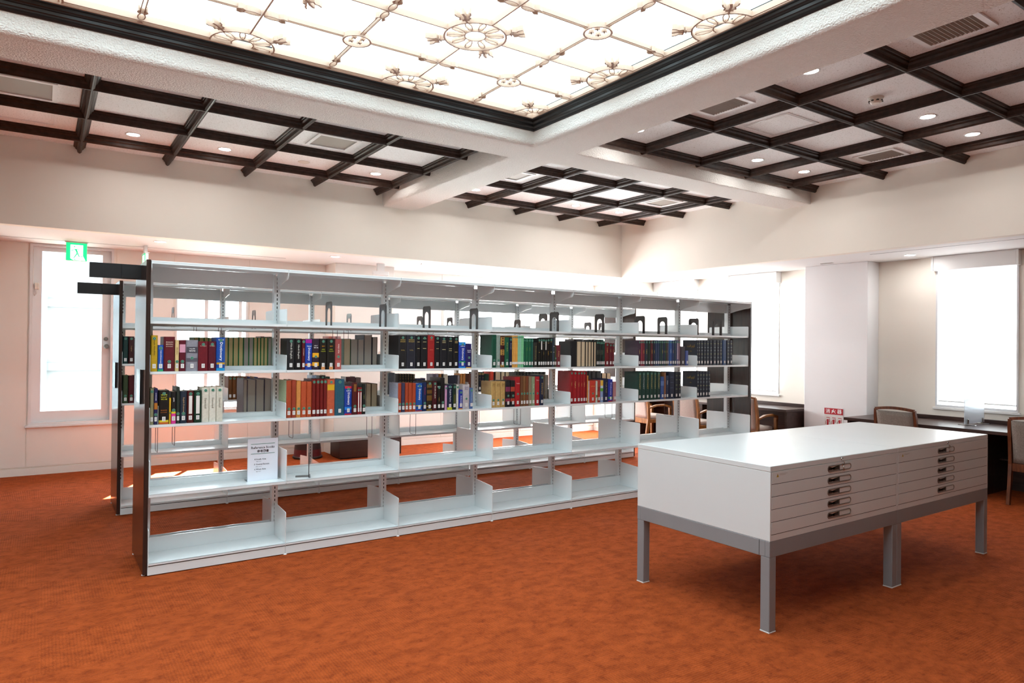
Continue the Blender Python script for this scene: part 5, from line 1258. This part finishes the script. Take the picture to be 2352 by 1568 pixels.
def chair(x, y, rz, lab, wood, cloth, arms=False, H=.925):
    t = thing('chair', lab, 'chair', (x, y, 0), rz, 'upholstered wooden chairs at the reading desks')   # faces +x, origin below the seat centre
    W = .25
    for s in (-1, 1):
        m = MB(); m.rod([(-.30, s*(W-.022), 0), (-.265, s*(W-.022), .22), (-.235, s*(W-.020), .42), (-.245, s*(W-.018), .62), (-.275, s*(W-.022), .80), (-.29, s*(W-.03), H-.03)], [.045, .05, .052, .045, .04, .035], [.03]*6, wood); m.build('back_leg', t)
        m = MB(); m.rod([(.22, s*(W-.02), 0), (.215, s*(W-.02), .40 if not arms else .60)], [.034, .042], [.034, .04], wood); m.build('front_leg', t)
        m = MB(); m.box(-.235, .215, s*(W-.03), s*(W-.01), .36, .42, wood, .004) if s > 0 else m.box(-.235, .215, -(W-.01), -(W-.03), .36, .42, wood, .004); m.build('side_rail', t)
        if arms:
            m = MB(); m.rod([(-.25, s*(W-.01), .60), (-.12, s*(W+.015), .645), (.06, s*(W+.02), .65), (.20, s*(W+.0), .615), (.235, s*(W-.02), .56)], [.022, .026, .028, .03, .028], [.03, .045, .05, .045, .035], wood); m.build('armrest', t)
    m = MB(); m.box(-.245, -.215, -(W-.03), W-.03, .345, .43, wood, .004); m.build('back_rail', t)
    m = MB(); m.box(.195, .22, -(W-.03), W-.03, .36, .42, wood, .004); m.build('front_rail', t)
    n = 10; pts = [(-.29-.016*math.cos(PI*(i/n-.5)), (-1+2*i/n)*(W-.03), H-.03+.022*math.cos(PI*(i/n-.5))) for i in range(n+1)]
    m = MB(); m.rod(pts, .042, .032, wood); m.build('top_rail', t)
    # upholstered back: curved slab
    m = MB(); nz, ny = 8, 8; F = []; Bk = []
    for i in range(nz+1):
        z = .435+(H-.05-.435)*i/nz; xx = -.225-.065*(i/nz)**1.4
        for j in range(ny+1):
            yy = (-1+2*j/ny)*(W-.045); c = math.cos(PI*(j/ny-.5)); e = math.sin(PI*i/nz)
            F.append((xx+.022-.012*c+.006*e*c, yy, z)); Bk.append((xx-.016-.016*c*e-.004, yy, z))
    vs = F+Bk; o_ = len(F); fs = []; R2 = ny+1
    for i in range(nz):
        for j in range(ny):
            a = i*R2+j; fs.append((a, a+1, a+R2+1, a+R2)); fs.append((o_+a, o_+a+R2, o_+a+R2+1, o_+a+1))
    for i in range(nz): a = i*R2; fs.append((a, a+R2, o_+a+R2, o_+a)); b = a+ny; fs.append((b, o_+b, o_+b+R2, b+R2))
    for j in range(ny): fs.append((j, o_+j, o_+j+1, j+1)); b = nz*R2+j; fs.append((b, b+1, o_+b+1, o_+b))
    m.add(vs, fs, cloth, True); m.build('backrest', t)
    m = MB(); n = 8; vs = []
    for zi, (z, k) in enumerate(((.42, 1), (.455, 1.0), (.475, .95), (.482, .8))):
        for i in range(24):
            a = 2*PI*i/24; ca, sa = math.cos(a), math.sin(a); p = 5
            rr = 1/(abs(ca)**p+abs(sa)**p)**(1/p); vs.append((-.01+.225*rr*ca*k, .225*rr*sa*k, z))
    fs = [(zi*24+i, zi*24+(i+1) % 24, zi*24+24+(i+1) % 24, zi*24+24+i) for zi in range(3) for i in range(24)]+[tuple(range(23, -1, -1)), tuple(range(72, 96))]
    m.add(vs, fs, cloth, True); m.build('seat', t)
    return t
chair(8.58, 4.135, 0, 'chair with grey fabric back at the right desk, behind the map cabinets', M_cwood, M_cfabric)
chair(8.62, 2.76, 0, 'grey-backed chair cut by the right picture edge', M_cwood, M_cfabric)
chair(8.56, 6.28, .05, 'armchair just right of the near bookcase end panel', M_cwood2, M_cfabric2, True)
chair(8.45, 7.22, .0, 'pale-backed armchair seen through the bookcase, sixth bay', M_cwood2, M_cfabric2, True)
chair(8.46, 8.22, -.1, 'armchair seen through the bookcase, fifth to sixth bay', M_cwood2, M_cfabric2, True)

# ================================================================ low things by the back wall
t = thing('low_bench', 'low dark brown box bench in front of the white pillar', 'bench', (3.42, 9.20, 0))
BROWN = wood_mat('bench_brown', '#2E1C18', '#3C2822', .3, 3, (1, 8, 8))
m = MB(); m.box(0, .93, .0, .38, .012, .27, BROWN, .004); m.build('bench_body', t)
m = MB(); m.box(-.006, .936, -.006, .386, .271, .30, BROWN, .004); m.build('bench_top', t)
m = MB(); m.box(.02, .91, .02, .36, 0, .012, M_dark); m.build('plinth', t)
t = thing('round_basket', 'round dark red and brown banded basket stool beside the bench', 'basket', (3.10, 9.60, 0))
RD = mat('basket_red', '#5A1418', .5, vary=.3, vscale=30); BK = mat('basket_brown', '#2A1A18', .5, vary=.2, vscale=30)
m = MB(); m.lathe([(.195, 0), (.205, .012), (.200, .03), (.188, .035)], (0, 0, 0), BK, 32); m.build('foot_ring', t)
m = MB(); m.lathe([(.188, .035), (.180, .13)], (0, 0, 0), RD, 32); m.build('red_band', t)
m = MB(); m.lathe([(.181, .13), (.170, .22)], (0, 0, 0), BK, 32); m.build('brown_band', t)
m = MB(); m.lathe([(.170, .22), (.165, .27)], (0, 0, 0), RD, 32); m.build('red_band', t)
m = MB(); m.lathe([(.168, .27), (.172, .29), (.14, .31), (.02, .315)], (0, 0, 0), BK, 32); m.build('lid', t)
